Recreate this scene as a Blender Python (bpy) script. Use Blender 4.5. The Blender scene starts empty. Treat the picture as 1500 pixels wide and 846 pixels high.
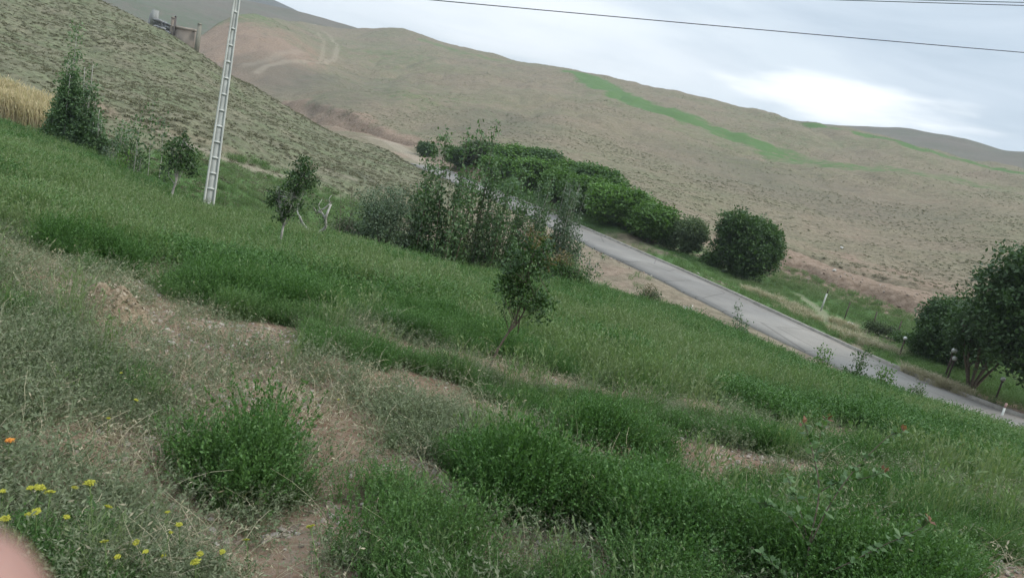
import bpy, math, random
import numpy as np

# ------------------------------------------------------------------ camera, sky, sun, exposure
SC = bpy.context.scene
PITCH, ROLL, FOC = math.radians(12.0), math.radians(13.0), 1100.0   # FOC in pixels of a 1500 px wide picture
W0, H0 = 1500.0, 846.0
CZ = 1.6
_R0 = np.array([1., 0, 0]); _U0 = np.array([0, math.sin(PITCH), math.cos(PITCH)])
FWD = np.array([0, math.cos(PITCH), -math.sin(PITCH)])
CR = math.cos(ROLL)*_R0 + math.sin(ROLL)*_U0
CU = -math.sin(ROLL)*_R0 + math.cos(ROLL)*_U0

cam_d = bpy.data.cameras.new('camera'); cam = bpy.data.objects.new('camera', cam_d)
SC.collection.objects.link(cam); SC.camera = cam
from mathutils import Matrix, Vector
cam.matrix_world = Matrix(((CR[0], CU[0], -FWD[0], 0), (CR[1], CU[1], -FWD[1], 0),
                           (CR[2], CU[2], -FWD[2], CZ), (0, 0, 0, 1)))
cam_d.sensor_width = 36; cam_d.lens = 36*FOC/W0
cam_d.clip_start = 0.01; cam_d.clip_end = 6000
cam_d.dof.use_dof = True; cam_d.dof.focus_distance = 14.0
cam_d.dof.aperture_fstop = cam_d.lens/1.9        # a phone lens: pupil under 2 mm

SUN_EL, SUN_ROT = math.radians(42), math.radians(100)
world = bpy.data.worlds.new('World'); SC.world = world; world.use_nodes = True
nt = world.node_tree; nt.nodes.clear()
def N(t, typ, **kw):
    n = t.nodes.new(typ)
    for k, v in kw.items():
        if k in n.inputs.keys() if hasattr(n.inputs, 'keys') else False: n.inputs[k].default_value = v
        else: setattr(n, k, v)
    return n
def build_sky():
    L = nt.links.new
    out = nt.nodes.new('ShaderNodeOutputWorld')
    sky = nt.nodes.new('ShaderNodeTexSky'); sky.sky_type = 'NISHITA'; sky.sun_disc = False
    sky.sun_elevation = SUN_EL; sky.sun_rotation = SUN_ROT
    bg1 = nt.nodes.new('ShaderNodeBackground'); bg1.inputs[1].default_value = 0.10
    L(sky.outputs[0], bg1.inputs[0])
    tc = nt.nodes.new('ShaderNodeTexCoord')
    mp = nt.nodes.new('ShaderNodeMapping'); mp.inputs['Scale'].default_value = (1, 1, 5.5)
    mp.inputs['Location'].default_value = (3.1, 1.4, .6)
    L(tc.outputs['Generated'], mp.inputs[0])
    n1 = nt.nodes.new('ShaderNodeTexNoise'); n1.inputs['Scale'].default_value = 1.9
    n1.inputs['Detail'].default_value = 7; n1.inputs['Roughness'].default_value = .56
    n1.inputs['Distortion'].default_value = .35
    L(mp.outputs[0], n1.inputs['Vector'])
    cr = nt.nodes.new('ShaderNodeValToRGB'); e = cr.color_ramp
    e.elements[0].position = .36; e.elements[0].color = (.42, .52, .62, 1)
    e.elements[1].position = .60; e.elements[1].color = (.70, .785, .86, 1)
    m = e.elements.new(.48); m.color = (.58, .67, .765, 1)
    L(n1.outputs[0], cr.inputs[0])
    # breaks in the cloud deck: each a direction with an elongated falloff
    last = cr.outputs[0]
    for (d, sx, sz, amp, thr) in SKY_BREAKS:
        dn = np.array(d)/np.linalg.norm(d)
        side = np.array([dn[1], -dn[0], 0]); side /= np.linalg.norm(side)
        up = np.cross(side, dn)
        def dot(vec, inv):
            v = nt.nodes.new('ShaderNodeVectorMath'); v.operation = 'DOT_PRODUCT'
            v.inputs[1].default_value = tuple(vec*inv); L(tc.outputs['Generated'], v.inputs[0]); return v.outputs['Value']
        a, b = dot(side, 1/sx), dot(up, 1/sz)
        def mth(op, x, y=None, z=None):
            q = nt.nodes.new('ShaderNodeMath'); q.operation = op
            for i, s in enumerate((x, y, z)):
                if s is None: continue
                if isinstance(s, (int, float)): q.inputs[i].default_value = s
                else: L(s, q.inputs[i])
            return q.outputs[0]
        r2 = mth('ADD', mth('MULTIPLY', a, a), mth('MULTIPLY', mth('SUBTRACT', b, mth('DIVIDE', float(up@dn), sz)), b))
        front = mth('GREATER_THAN', dot(dn, 1.0), .2)
        n2 = nt.nodes.new('ShaderNodeTexNoise'); n2.inputs['Scale'].default_value = 7; n2.inputs['Detail'].default_value = 7
        L(mp.outputs[0], n2.inputs['Vector'])
        f = mth('SUBTRACT', 1.0, r2)
        f = mth('ADD', f, mth('MULTIPLY', mth('SUBTRACT', n2.outputs[0], .5), thr))
        sm = nt.nodes.new('ShaderNodeMapRange'); sm.interpolation_type = 'SMOOTHSTEP'
        sm.inputs[1].default_value = -.1; sm.inputs[2].default_value = 1.1
        sm.inputs[3].default_value = 0; sm.inputs[4].default_value = amp; L(f, sm.inputs[0])
        g = mth('MULTIPLY', sm.outputs[0], front)
        mx = nt.nodes.new('ShaderNodeMix'); mx.data_type = 'RGBA'
        L(g, mx.inputs[0]); L(last, mx.inputs[6]); mx.inputs[7].default_value = (1.15, 1.17, 1.18, 1)
        last = mx.outputs[2]
    # an overcast sky is brightest overhead
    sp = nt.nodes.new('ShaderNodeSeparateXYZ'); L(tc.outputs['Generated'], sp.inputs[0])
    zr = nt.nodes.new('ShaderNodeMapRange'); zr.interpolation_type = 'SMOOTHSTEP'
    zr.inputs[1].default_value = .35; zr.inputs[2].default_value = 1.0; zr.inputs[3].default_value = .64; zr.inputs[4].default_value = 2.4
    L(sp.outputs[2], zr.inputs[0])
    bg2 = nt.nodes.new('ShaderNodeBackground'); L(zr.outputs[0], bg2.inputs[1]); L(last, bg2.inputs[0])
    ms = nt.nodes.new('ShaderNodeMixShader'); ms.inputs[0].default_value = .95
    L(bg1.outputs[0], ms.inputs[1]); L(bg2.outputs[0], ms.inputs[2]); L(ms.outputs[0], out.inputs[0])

def ray(px, py):
    d = FWD + CR*((px-W0/2)/FOC) + CU*((H0/2-py)/FOC)
    return d/np.hypot(d[0], d[1])            # scaled so that one unit is one metre of level distance

def P(px, py, r):
    d = ray(px, py)*r
    return np.array([d[0], d[1], d[2]+CZ])

SKY_BREAKS = [(ray(1255, 152), .15, .034, .85, 3.2), (ray(850, 60), .26, .09, .40, 1.4), (ray(560, -60), .35, .14, .4, .8)]
build_sky()

sd = bpy.data.lights.new('sun', 'SUN'); sun = bpy.data.objects.new('sun', sd); SC.collection.objects.link(sun)
sd.energy = 1.5; sd.angle = math.radians(14); sd.color = (1, .96, .9)
# Nishita rotation is measured clockwise from +Y seen from above
_dir = Vector((math.sin(SUN_ROT)*math.cos(SUN_EL), math.cos(SUN_ROT)*math.cos(SUN_EL), math.sin(SUN_EL)))
sun.rotation_euler = _dir.to_track_quat('Z', 'Y').to_euler()
SC.view_settings.view_transform = 'Standard'; SC.view_settings.look = 'None'
SC.view_settings.gamma = 1; SC.view_settings.exposure = 0.80
SC.render.engine = 'CYCLES'
SC.cycles.max_bounces = 5; SC.cycles.diffuse_bounces = 3; SC.cycles.transparent_max_bounces = 4
SC.cycles.use_denoising = True

rng = np.random.default_rng(7)
# ------------------------------------------------------------------ numbers: noise, splines, the lie of the land
_perm = np.random.default_rng(3).random((256, 256))
def vnoise(x, y, s=0):
    x = np.asarray(x, float)+s*17.3; y = np.asarray(y, float)+s*31.7
    xi = np.floor(x).astype(np.int64); yi = np.floor(y).astype(np.int64)
    fx = x-xi; fy = y-yi; fx = fx*fx*fx*(fx*(fx*6-15)+10); fy = fy*fy*fy*(fy*(fy*6-15)+10)
    a = _perm[xi & 255, yi & 255]; b = _perm[(xi+1) & 255, yi & 255]
    c = _perm[xi & 255, (yi+1) & 255]; d = _perm[(xi+1) & 255, (yi+1) & 255]
    return (a*(1-fx)+b*fx)*(1-fy)+(c*(1-fx)+d*fx)*fy
def fbm(x, y, sc, octv=4, s=0, gain=.5):
    t = 0; a = 1; n = 0
    for i in range(octv):
        t = t+a*(vnoise(x/sc*2**i, y/sc*2**i, s+i)-.5); n += a; a *= gain
    return t/n*2
def sstep(a, b, x):
    t = np.clip((x-a)/(b-a), 0, 1); return t*t*(3-2*t)

def _K(d2): return np.where(d2 > 1e-12, d2*np.log(np.maximum(d2, 1e-12)), 0)
class Layer:
    """a piece of land surveyed from the camera station: sightings (px, py, level distance)."""
    def __init__(s, base, mid, crest, a_end=.5, a_start=.35, floor=-16, lam=1e-4, flat=False):
        pts = base+mid+crest
        A = np.array([ray(p[0], p[1]) for p in pts]); az = np.arctan2(A[:, 0], A[:, 1])
        r = np.array([p[2] for p in pts], float)
        s.u = az*3; s.v = np.log(r); t = A[:, 2]
        n = len(pts); K = _K((s.u[:, None]-s.u)**2+(s.v[:, None]-s.v)**2)+lam*np.eye(n)
        Q = np.c_[np.ones(n), s.u, s.v]
        M = np.block([[K, Q], [Q.T, np.zeros((3, 3))]])
        s.w = np.linalg.solve(M, np.r_[t, 0, 0, 0])
        def line(L):
            a = np.array([math.atan2(*ray(p[0], p[1])[:2]) for p in L]); o = np.argsort(a)
            return a[o], np.log(np.array([p[2] for p in L], float))[o]
        s.lo = line(base); s.hi = line(crest); s.ae, s.as_, s.floor, s.flat = a_end, a_start, floor, flat
        s.azr = (az.min()-.05, az.max()+.05)
    def tps(s, az, lv):
        out = np.empty(az.shape)
        for i in range(0, az.size, 60000):
            a = az.flat[i:i+60000]*3; v = lv.flat[i:i+60000]
            k = _K((a[:, None]-s.u)**2+(v[:, None]-s.v)**2)
            out.flat[i:i+60000] = k@s.w[:-3]+s.w[-3]+s.w[-2]*a+s.w[-1]*v
        return out
    def z(s, az, r):
        azc = np.clip(az, *s.azr)
        l0 = np.interp(azc, *s.lo); l1 = np.interp(azc, *s.hi); lv = np.log(r)
        t = s.tps(azc, np.clip(lv, l0, l1)); r0 = np.exp(l0); r1 = np.exp(l1)
        z = CZ+t*r
        zn = CZ+t*r0; zf = CZ+t*r1
        if s.flat:
            z = np.where(r < r0, zn, z); z = np.where(r > r1, zf, z)
        else:
            z = np.where(r < r0, zn-s.as_*(r0-r), z)
            z = np.where(r > r1, z-s.ae*(r-r1)**2/r1-.0*r, z)
            z = np.maximum(z, s.floor)
        return z

FIELD = Layer(
    base=[(0, 846, 2.3), (375, 846, 2.6), (750, 846, 2.9), (1125, 846, 3.3), (1500, 846, 4.0)],
    mid=[(0, 600, 3.7), (0, 400, 7), (0, 260, 16), (250, 600, 4.2), (250, 450, 7.5), (250, 340, 15),
         (500, 600, 4.7), (500, 450, 9), (500, 385, 15), (750, 650, 4.8), (750, 520, 9), (750, 430, 18),
         (1000, 680, 5.4), (1000, 560, 10.5), (1000, 480, 20), (1250, 700, 6.4), (1250, 610, 13),
         (1500, 740, 7.5), (1500, 670, 15)],
    crest=[(0, 190, 34), (125, 229, 30), (250, 294, 25), (310, 314, 23), (400, 339, 22), (500, 364, 21.5), (600, 386, 21.5), (750, 414, 23),
           (860, 432, 24), (1000, 468, 26), (1130, 522, 26.5), (1250, 564, 27), (1380, 610, 26), (1500, 645, 25)],
    a_end=.7, a_start=.02, floor=-14)
ROAD_PX = [(560, 205, 112), (600, 231, 98), (640, 250, 86), (690, 270, 76), (760, 301, 66), (841, 337, 57), (900, 364, 52),
           (960, 391, 47.5), (1060, 438, 42), (1160, 487, 38.5), (1288, 546, 35.5), (1400, 591, 33.5), (1490, 622, 32), (1600, 662, 30), (1750, 722, 28)]
VALLEY = Layer(
    base=[(-50, 260, 36), (200, 330, 32), (450, 400, 30), (650, 440, 30), (900, 475, 33), (1100, 540, 30), (1300, 620, 27), (1500, 690, 25), (1700, 760, 23)],
    mid=ROAD_PX+[(1100, 427, 52), (1200, 468, 47), (1300, 510, 44), (1400, 552, 41), (980, 360, 60), (860, 305, 68), (760, 262, 78),
                 (1480, 590, 40)],
    crest=[(-50, 200, 60), (200, 240, 60), (430, 190, 150), (500, 190, 140), (600, 213, 125), (700, 230, 106), (850, 268, 88), (1000, 328, 74),
           (1150, 392, 67), (1250, 424, 65), (1350, 460, 61), (1500, 520, 56), (1700, 600, 50)], flat=True)
LEFT = Layer(
    base=[(-80, 165, 42), (0, 182, 42), (80, 210, 40), (170, 245, 38), (300, 290, 37), (400, 320, 38), (480, 310, 43), (560, 300, 50), (640, 275, 66)],
    mid=[(0, 120, 50), (100, 110, 60), (50, 40, 80), (150, 60, 80), (250, 130, 62), (180, 180, 47), (330, 230, 45), (350, 170, 60),
         (450, 240, 54), (530, 250, 60), (450, 200, 68)],
    crest=[(-120, -150, 118), (0, -80, 112), (90, -32, 108), (150, -6, 105), (200, 19, 102), (250, 49, 99), (300, 78, 96), (340, 106, 93), (400, 147, 90),
           (470, 187, 88), (540, 214, 86), (610, 240, 80), (660, 262, 70)], a_end=.9)
FARH = Layer(
    base=[(200, 230, 150), (340, 180, 180), (430, 158, 175), (500, 172, 150), (600, 212, 118), (700, 226, 100), (850, 262, 84), (1000, 322, 71),
          (1150, 388, 65), (1250, 419, 63), (1350, 454, 59), (1500, 515, 54), (1650, 570, 50)],
    mid=[(1150, 300, 120), (1350, 340, 112), (1500, 350, 110), (950, 240, 135), (800, 190, 160), (650, 150, 200), (1150, 228, 220),
         (1400, 265, 200), (950, 170, 230), (850, 130, 290), (1300, 218, 265), (540, 110, 290), (500, 70, 380), (600, 75, 370), (400, 90, 240), (350, 120, 215), (430, 125, 215)],
    crest=[(100, 60, 290), (240, 62, 300), (296, 56, 300), (318, 40, 310), (345, 27, 320), (400, 27, 380), (440, 31, 440), (480, 38, 480), (590, 41, 470), (640, 58, 440), (700, 76, 420), (770, 91, 400),
           (850, 103, 390), (950, 126, 370), (1050, 149, 350), (1180, 177, 330), (1300, 204, 310), (1400, 228, 300), (1500, 250, 290), (1700, 310, 260)], a_end=.5)
FARH2 = Layer(
    base=[(1000, 190, 420), (1180, 210, 420), (1300, 230, 400), (1500, 275, 380), (1700, 340, 350)], mid=[],
    crest=[(1000, 150, 560), (1180, 178, 560), (1260, 186, 550), (1340, 194, 540), (1420, 208, 520), (1470, 220, 510), (1500, 221, 500), (1700, 262, 480)], a_end=.5)
MOUNT = Layer(
    base=[(-200, 20, 520), (200, 60, 520), (300, 52, 520), (400, 50, 600), (480, 60, 700), (600, 100, 700)], mid=[(300, 28, 640), (220, 20, 640)],
    crest=[(-300, -290, 900), (0, -140, 900), (200, -80, 900), (330, -34, 900), (400, -1, 900), (440, 18, 900), (470, 36, 900), (500, 50, 900), (600, 100, 900)], a_end=.5)
LAYERS = [FIELD, VALLEY, LEFT, FARH, FARH2, MOUNT]

def line_w(pts, fn=None):
    """sightings -> ground polyline; pts carry their own distance, or are found on the land."""
    return np.array([(P(*p) if len(p) > 2 else spot(*p))[:2] for p in pts])
def pdist(x, y, L):
    d = np.full(x.shape, 1e9)
    for a, b in zip(L[:-1], L[1:]):
        v = b-a; q = v@v+1e-9
        t = np.clip(((x-a[0])*v[0]+(y-a[1])*v[1])/q, 0, 1)
        d = np.minimum(d, np.hypot(x-a[0]-t*v[0], y-a[1]-t*v[1]))
    return d

ROADL = line_w(ROAD_PX)
def catmull(Pt, n=10):
    Pt = np.asarray(Pt); Q = np.vstack([2*Pt[0]-Pt[1], Pt, 2*Pt[-1]-Pt[-2]]); out = []
    for i in range(1, len(Q)-2):
        for t in np.linspace(0, 1, n, endpoint=False):
            a, b, c, d = Q[i-1], Q[i], Q[i+1], Q[i+2]
            out.append(.5*((2*b)+(c-a)*t+(2*a-5*b+4*c-d)*t*t+(3*b-a-3*c+d)*t**3))
    out.append(Q[-2]); return np.array(out)
ROAD3 = catmull([P(*p) for p in ROAD_PX], 12)
# a road is graded smoothly: iron out small bumps of the survey
for _ in range(60): ROAD3[1:-1] = .5*ROAD3[1:-1]+.25*(ROAD3[:-2]+ROAD3[2:])
HALF = 2.2

def rdist(x, y):
    """level distance of the road's axis at each point's bearing"""
    az = np.arctan2(ROAD3[:, 0], ROAD3[:, 1]); o = np.argsort(az); return np.interp(np.arctan2(x, y), az[o], np.hypot(ROAD3[o, 0], ROAD3[o, 1]))
def land(x, y, detail=True):
    """height and which layer lies on top"""
    x = np.atleast_1d(np.asarray(x, float)); y = np.atleast_1d(np.asarray(y, float))
    r = np.maximum(np.hypot(x, y), .2); az = np.arctan2(x, y)
    Z = []
    for L in LAYERS:
        z = L.z(az, r)
        back = sstep(math.radians(50), math.pi, np.abs(az))
        if back.max() > 0:
            m = back > 0; rr = r[m]; sh = np.zeros(rr.shape)
            zz = .5*(L.z(sh-.8, rr)+L.z(sh+.8, rr)); z[m] = z[m]*(1-back[m])+zz*back[m]
        Z.append(z)
    Z = np.array(Z)
    k = np.clip(.012*r, .05, 2.0)
    if detail:
        Z[0] += .05*fbm(x, y, .9, 3, 1)+.10*fbm(x, y, 3.5, 2, 2)
        Z[1] += .10*fbm(x, y, 3, 3, 4)+.25*fbm(x, y, 12, 2, 6)
        Z[2] += .9*fbm(x, y, 16, 3, 5)*sstep(40, 60, r)+.16*fbm(x, y, 2.2, 3, 6)
        hill = sstep(70, 200, r)
        wx = x+6*fbm(x, y, 30, 2, 9)
        Z[3] += hill*(2.8*(np.abs(fbm(wx, y*.45, 38, 3, 7))-.22)+2.3*(np.abs(fbm(wx, y*.6, 17, 3, 17))-.22)*sstep(110, 200, r)*sstep(440, 320, r))+.45*fbm(x, y, 9, 3, 8)+.13*fbm(x, y, 2.2, 2, 6)
        Z[4] += 2.5*fbm(x, y, 45, 3, 3)
        Z[5] += 16*(np.abs(fbm(wx, y, 130, 4, 11))-.25)*sstep(500, 700, r)*(1-.8*sstep(820, 900, r))
    top = Z.max(0); which = Z.argmax(0)
    h = top+k*np.log(np.exp(np.clip((Z-top)/k, -30, 0)).sum(0))*.5
    if detail:
        for (L, w, dp) in CARVE:
            d = pdist(x+1.2*fbm(x, y, 6, 2, 21), y+1.2*fbm(x, y, 6, 2, 22), L)
            h = h-dp*sstep(w, w*.25, d)*(.6+.8*vnoise(x/3, y/3, 5))
    # road bed
    d, zr = np.full(x.shape, 1e9), np.zeros(x.shape)
    near = (r > 18) & (r < 140)
    if near.any():
        xx, yy = x[near], y[near]; dd = np.full(xx.shape, 1e9); zz = np.zeros(xx.shape)
        R = ROAD3[::3]
        for a, b in zip(R[:-1], R[1:]):
            v = (b-a)[:2]; t = np.clip(((xx-a[0])*v[0]+(yy-a[1])*v[1])/(v@v), 0, 1)
            q = np.hypot(xx-a[0]-t*v[0], yy-a[1]-t*v[1]); m = q < dd
            dd[m] = q[m]; zz[m] = (a[2]+t*(b[2]-a[2]))[m]
        d[near] = dd; zr[near] = zz
    w = sstep(HALF+3.2, HALF+.5, d)
    h = h*(1-w)+(zr-.09)*w
    return h, which, d
CARVE = []
_RS = np.exp(np.arange(math.log(1.6), math.log(1300), .004))
def spot(px, py, rmin=1.6):
    """the point of the land seen along one line of sight"""
    D = ray(px, py); rs = _RS[_RS >= rmin]
    h, _, _ = land(D[0]*rs, D[1]*rs); g = h-(CZ+D[2]*rs)
    i = int(np.argmax(g > 0))
    if not (g > 0).any(): i = len(rs)-1
    r = rs[i]
    if i > 0 and g[i] > 0:
        r = rs[i-1]+(rs[i]-rs[i-1])*(-g[i-1])/(g[i]-g[i-1]+1e-9)
    return np.array([D[0]*r, D[1]*r, CZ+D[2]*r])
def ground_z(x, y): return float(land(x, y)[0][0])
def at(px, py, r):
    """foot of a thing that stands at this bearing and distance"""
    q = P(px, py, r); re = float(np.exp(np.interp(math.atan2(q[0], q[1]), *FIELD.hi)))
    if re < r < 1.3*re and ground_z(q[0], q[1]) < q[2]-.2: q = P(px, py, re*1.05)     # keep it on the brow, not down the bank
    q[2] = ground_z(q[0], q[1]); return q

_c = [(line_w([(395, 148, 185), (430, 152, 175), (470, 166, 160), (510, 183, 145), (545, 205, 132), (590, 226, 118)]), 2.6, 1.5),
      (line_w([(1130, 392, 66), (1180, 404, 65), (1240, 425, 63), (1300, 447, 61), (1345, 462, 60)]), 1.5, 1.3), (line_w([(1150, 370, 73), (1200, 388, 71), (1260, 403, 70), (1320, 424, 69), (1400, 446, 67)]), 1.3, .9)]
CARVE += _c

# ------------------------------------------------------------------ object helpers
def link(o): SC.collection.objects.link(o); return o
def tag(o, label=None, cat=None, group=None, kind=None):
    if label: o['label'] = label
    if cat: o['category'] = cat
    if group: o['group'] = group
    if kind: o['kind'] = kind
    return o
def mesh_np(name, V, F, mats, tint=None, smooth=False, matidx=None):
    """V (n,3); F (m,k) or a list of such arrays with different k"""
    V = np.asarray(V, np.float32); Fs = F if isinstance(F, list) else [F]
    Fs = [np.asarray(f, np.int32) for f in Fs if len(f)]
    me = bpy.data.meshes.new(name); me.vertices.add(len(V)); me.vertices.foreach_set('co', V.ravel())
    loops = np.concatenate([f.ravel() for f in Fs]); tot = np.concatenate([np.full(len(f), f.shape[1], np.int32) for f in Fs])
    me.loops.add(len(loops)); me.loops.foreach_set('vertex_index', loops)
    me.polygons.add(len(tot)); me.polygons.foreach_set('loop_start', np.r_[0, np.cumsum(tot)[:-1]].astype(np.int32))
    if matidx is not None: me.polygons.foreach_set('material_index', np.asarray(matidx, np.int32))
    if smooth: me.polygons.foreach_set('use_smooth', np.ones(len(tot), bool))
    for m in (mats if isinstance(mats, (list, tuple)) else [mats]): me.materials.append(m)
    if tint is not None:
        a = me.attributes.new('leaf_tint', 'FLOAT', 'POINT'); a.data.foreach_set('value', np.asarray(tint, np.float32))
    me.update(calc_edges=True); return me
def obj(name, me, parent=None, loc=None):
    o = link(bpy.data.objects.new(name, me))
    if parent: o.parent = parent
    if loc is not None: o.location = loc
    return o
def empty(name, loc, rz=0, scale=1):
    o = link(bpy.data.objects.new(name, None)); o.empty_display_size = .2
    o.location = loc; o.rotation_euler = (0, 0, rz); o.scale = (scale,)*3; return o
def kids(o): return [c for c in SC.collection.objects if c.parent == o]
def copy_tree(root, loc, rz=0, scale=None, sub=None):
    ch = sub if sub is not None else kids(root)
    c = root.copy(); link(c); c.location = loc; c.rotation_euler = (0, 0, rz)
    if scale is not None: c.scale = scale if hasattr(scale, '__len__') else (scale,)*3
    for k in ch:
        d = k.copy(); link(d); d.parent = c
        for g in kids(k):
            e = g.copy(); link(e); e.parent = d
    return c
class MB:
    """collects tubes, boxes and lathes into one mesh"""
    def __init__(s): s.V = []; s.F3 = []; s.F4 = []; s.n = 0
    def add(s, V, F):
        V = np.asarray(V, float); s.V.append(V)
        for f in F: (s.F4 if len(f) == 4 else s.F3).append([i+s.n for i in f])
        s.n += len(V); return s
    def tube(s, pts, rad, n=6, cap=True):
        pts = np.asarray(pts, float); m = len(pts); rad = np.broadcast_to(rad, m)
        T = np.gradient(pts, axis=0); T /= np.linalg.norm(T, axis=1)[:, None]+1e-9
        up = np.array([0.01, .02, 1.]) if abs(T[0][2]) < .9 else np.array([1., .02, 0])
        V = []
        for i in range(m):
            a = np.cross(T[i], up); a /= np.linalg.norm(a)+1e-9; b = np.cross(a, T[i])
            for k in range(n):
                t = 2*math.pi*k/n; V.append(pts[i]+rad[i]*(math.cos(t)*a+math.sin(t)*b))
        F = [[i*n+k, (i+1)*n+k, (i+1)*n+(k+1) % n, i*n+(k+1) % n] for i in range(m-1) for k in range(n)]
        if cap:
            V += [pts[0], pts[-1]]; c0 = m*n
            F += [[c0, k, (k+1) % n] for k in range(n)]+[[c0+1, (m-1)*n+(k+1) % n, (m-1)*n+k] for k in range(n)]
        return s.add(V, F)
    def box(s, lo, hi, taper=1.0, M=None):
        x0, y0, z0 = lo; x1, y1, z1 = hi; cx, cy = (x0+x1)/2, (y0+y1)/2
        V = [(x, y, z0) for x, y in ((x0, y0), (x1, y0), (x1, y1), (x0, y1))]
        V += [(cx+(x-cx)*taper, cy+(y-cy)*taper, z1) for x, y in ((x0, y0), (x1, y0), (x1, y1), (x0, y1))]
        if M is not None: V = (np.array(V)@M[:, :3].T)+M[:, 3]
        return s.add(V, [[0, 3, 2, 1], [4, 5, 6, 7], [0, 1, 5, 4], [1, 2, 6, 5], [2, 3, 7, 6], [3, 0, 4, 7]])
    def lathe(s, prof, n=16, c=(0, 0, 0)):
        V = []; m = len(prof)
        for r, z in prof:
            for k in range(n):
                t = 2*math.pi*k/n; V.append((c[0]+r*math.cos(t), c[1]+r*math.sin(t), c[2]+z))
        F = [[i*n+k, i*n+(k+1) % n, (i+1)*n+(k+1) % n, (i+1)*n+k] for i in range(m-1) for k in range(n)]
        return s.add(V, F)
    def mesh(s, name, mat, smooth=False):
        return mesh_np(name, np.vstack(s.V), [np.array(s.F3, np.int32).reshape(-1, 3), np.array(s.F4, np.int32).reshape(-1, 4)], mat, smooth=smooth)
    def build(s, name, mat, parent=None, smooth=False, loc=None): return obj(name, s.mesh(name, mat, smooth), parent, loc)

# ------------------------------------------------------------------ materials
def new_mat(name):
    m = bpy.data.materials.new(name); m.use_nodes = True; t = m.node_tree
    b = t.nodes['Principled BSDF']; b.inputs['Roughness'].default_value = .9
    b.inputs['Specular IOR Level'].default_value = .15
    return m, t, b
def nz(t, scale, detail=5, rough=.55, coord='Object', vec=None, dim=(1, 1, 1)):
    tc = t.nodes.new('ShaderNodeTexCoord'); n = t.nodes.new('ShaderNodeTexNoise')
    mp = t.nodes.new('ShaderNodeMapping'); mp.inputs['Scale'].default_value = dim
    t.links.new(tc.outputs[coord], mp.inputs[0]); t.links.new(mp.outputs[0], n.inputs['Vector'])
    n.inputs['Scale'].default_value = scale; n.inputs['Detail'].default_value = detail; n.inputs['Roughness'].default_value = rough
    return n.outputs[0]
def rampn(t, src, stops):
    r = t.nodes.new('ShaderNodeValToRGB'); e = r.color_ramp
    while len(e.elements) < len(stops): e.elements.new(.5)
    for el, (p, c) in zip(e.elements, stops): el.position = p; el.color = (*c, 1)
    t.links.new(src, r.inputs[0]); return r.outputs[0]
def mixc(t, f, a, b, mode='MIX'):
    m = t.nodes.new('ShaderNodeMix'); m.data_type = 'RGBA'; m.blend_type = mode
    for i, v in ((0, f), (6, a), (7, b)):
        if isinstance(v, (int, float)): m.inputs[i].default_value = v
        elif isinstance(v, tuple): m.inputs[i].default_value = (*v, 1)
        else: t.links.new(v, m.inputs[i])
    return m.outputs[2]
def mth(t, op, *xs, clamp=False):
    q = t.nodes.new('ShaderNodeMath'); q.operation = op; q.use_clamp = clamp
    for i, s in enumerate(xs):
        if isinstance(s, (int, float)): q.inputs[i].default_value = s
        else: t.links.new(s, q.inputs[i])
    return q.outputs[0]
def bump(t, b, h, strength=.5, dist=.05):
    n = t.nodes.new('ShaderNodeBump'); n.inputs['Strength'].default_value = strength; n.inputs['Distance'].default_value = dist
    t.links.new(h, n.inputs['Height']); t.links.new(n.outputs[0], b.inputs['Normal'])
def leaf_mat(name, c0, c1, trans=.35, rough=.6, spec=.25, inst=False, dry=None):
    """leaves: colour runs between two tones from leaf to leaf, and from plant to plant"""
    m, t, b = new_mat(name)
    a = t.nodes.new('ShaderNodeAttribute'); a.attribute_name = 'leaf_tint'
    col = mixc(t, a.outputs['Fac'], c0, c1)
    if inst:
        q = t.nodes.new('ShaderNodeAttribute'); q.attribute_name = 'tint'; q.attribute_type = 'INSTANCER'
        col = mixc(t, q.outputs['Fac'], col, mixc(t, .75, col, dry or tuple(x*1.9 for x in c1)))
    else:
        oi = t.nodes.new('ShaderNodeObjectInfo')
        hs = t.nodes.new('ShaderNodeHueSaturation'); t.links.new(col, hs.inputs['Color'])
        t.links.new(mth(t, 'MULTIPLY_ADD', oi.outputs['Random'], .35, .84), hs.inputs['Value']); col = hs.outputs[0]
    t.links.new(col, b.inputs['Base Color']); b.inputs['Roughness'].default_value = rough
    b.inputs['Specular IOR Level'].default_value = spec
    tr = t.nodes.new('ShaderNodeBsdfTranslucent'); t.links.new(mixc(t, 1.0, col, (1.0, 1.15, .6), 'MULTIPLY'), tr.inputs[0])
    mx = t.nodes.new('ShaderNodeMixShader'); mx.inputs[0].default_value = trans
    t.links.new(b.outputs[0], mx.inputs[1]); t.links.new(tr.outputs[0], mx.inputs[2])
    t.links.new(mx.outputs[0], t.nodes['Material Output'].inputs[0]); return m
def plain(name, c, rough=.8, var=.15, sc=8, bmp=0, metal=0):
    m, t, b = new_mat(name); n = nz(t, sc)
    t.links.new(rampn(t, n, [(.3, tuple(x*(1-var) for x in c)), (.7, tuple(min(1, x*(1+var)) for x in c))]), b.inputs['Base Color'])
    b.inputs['Roughness'].default_value = rough; b.inputs['Metallic'].default_value = metal
    if bmp: bump(t, b, n, .6, bmp)
    return m

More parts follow.
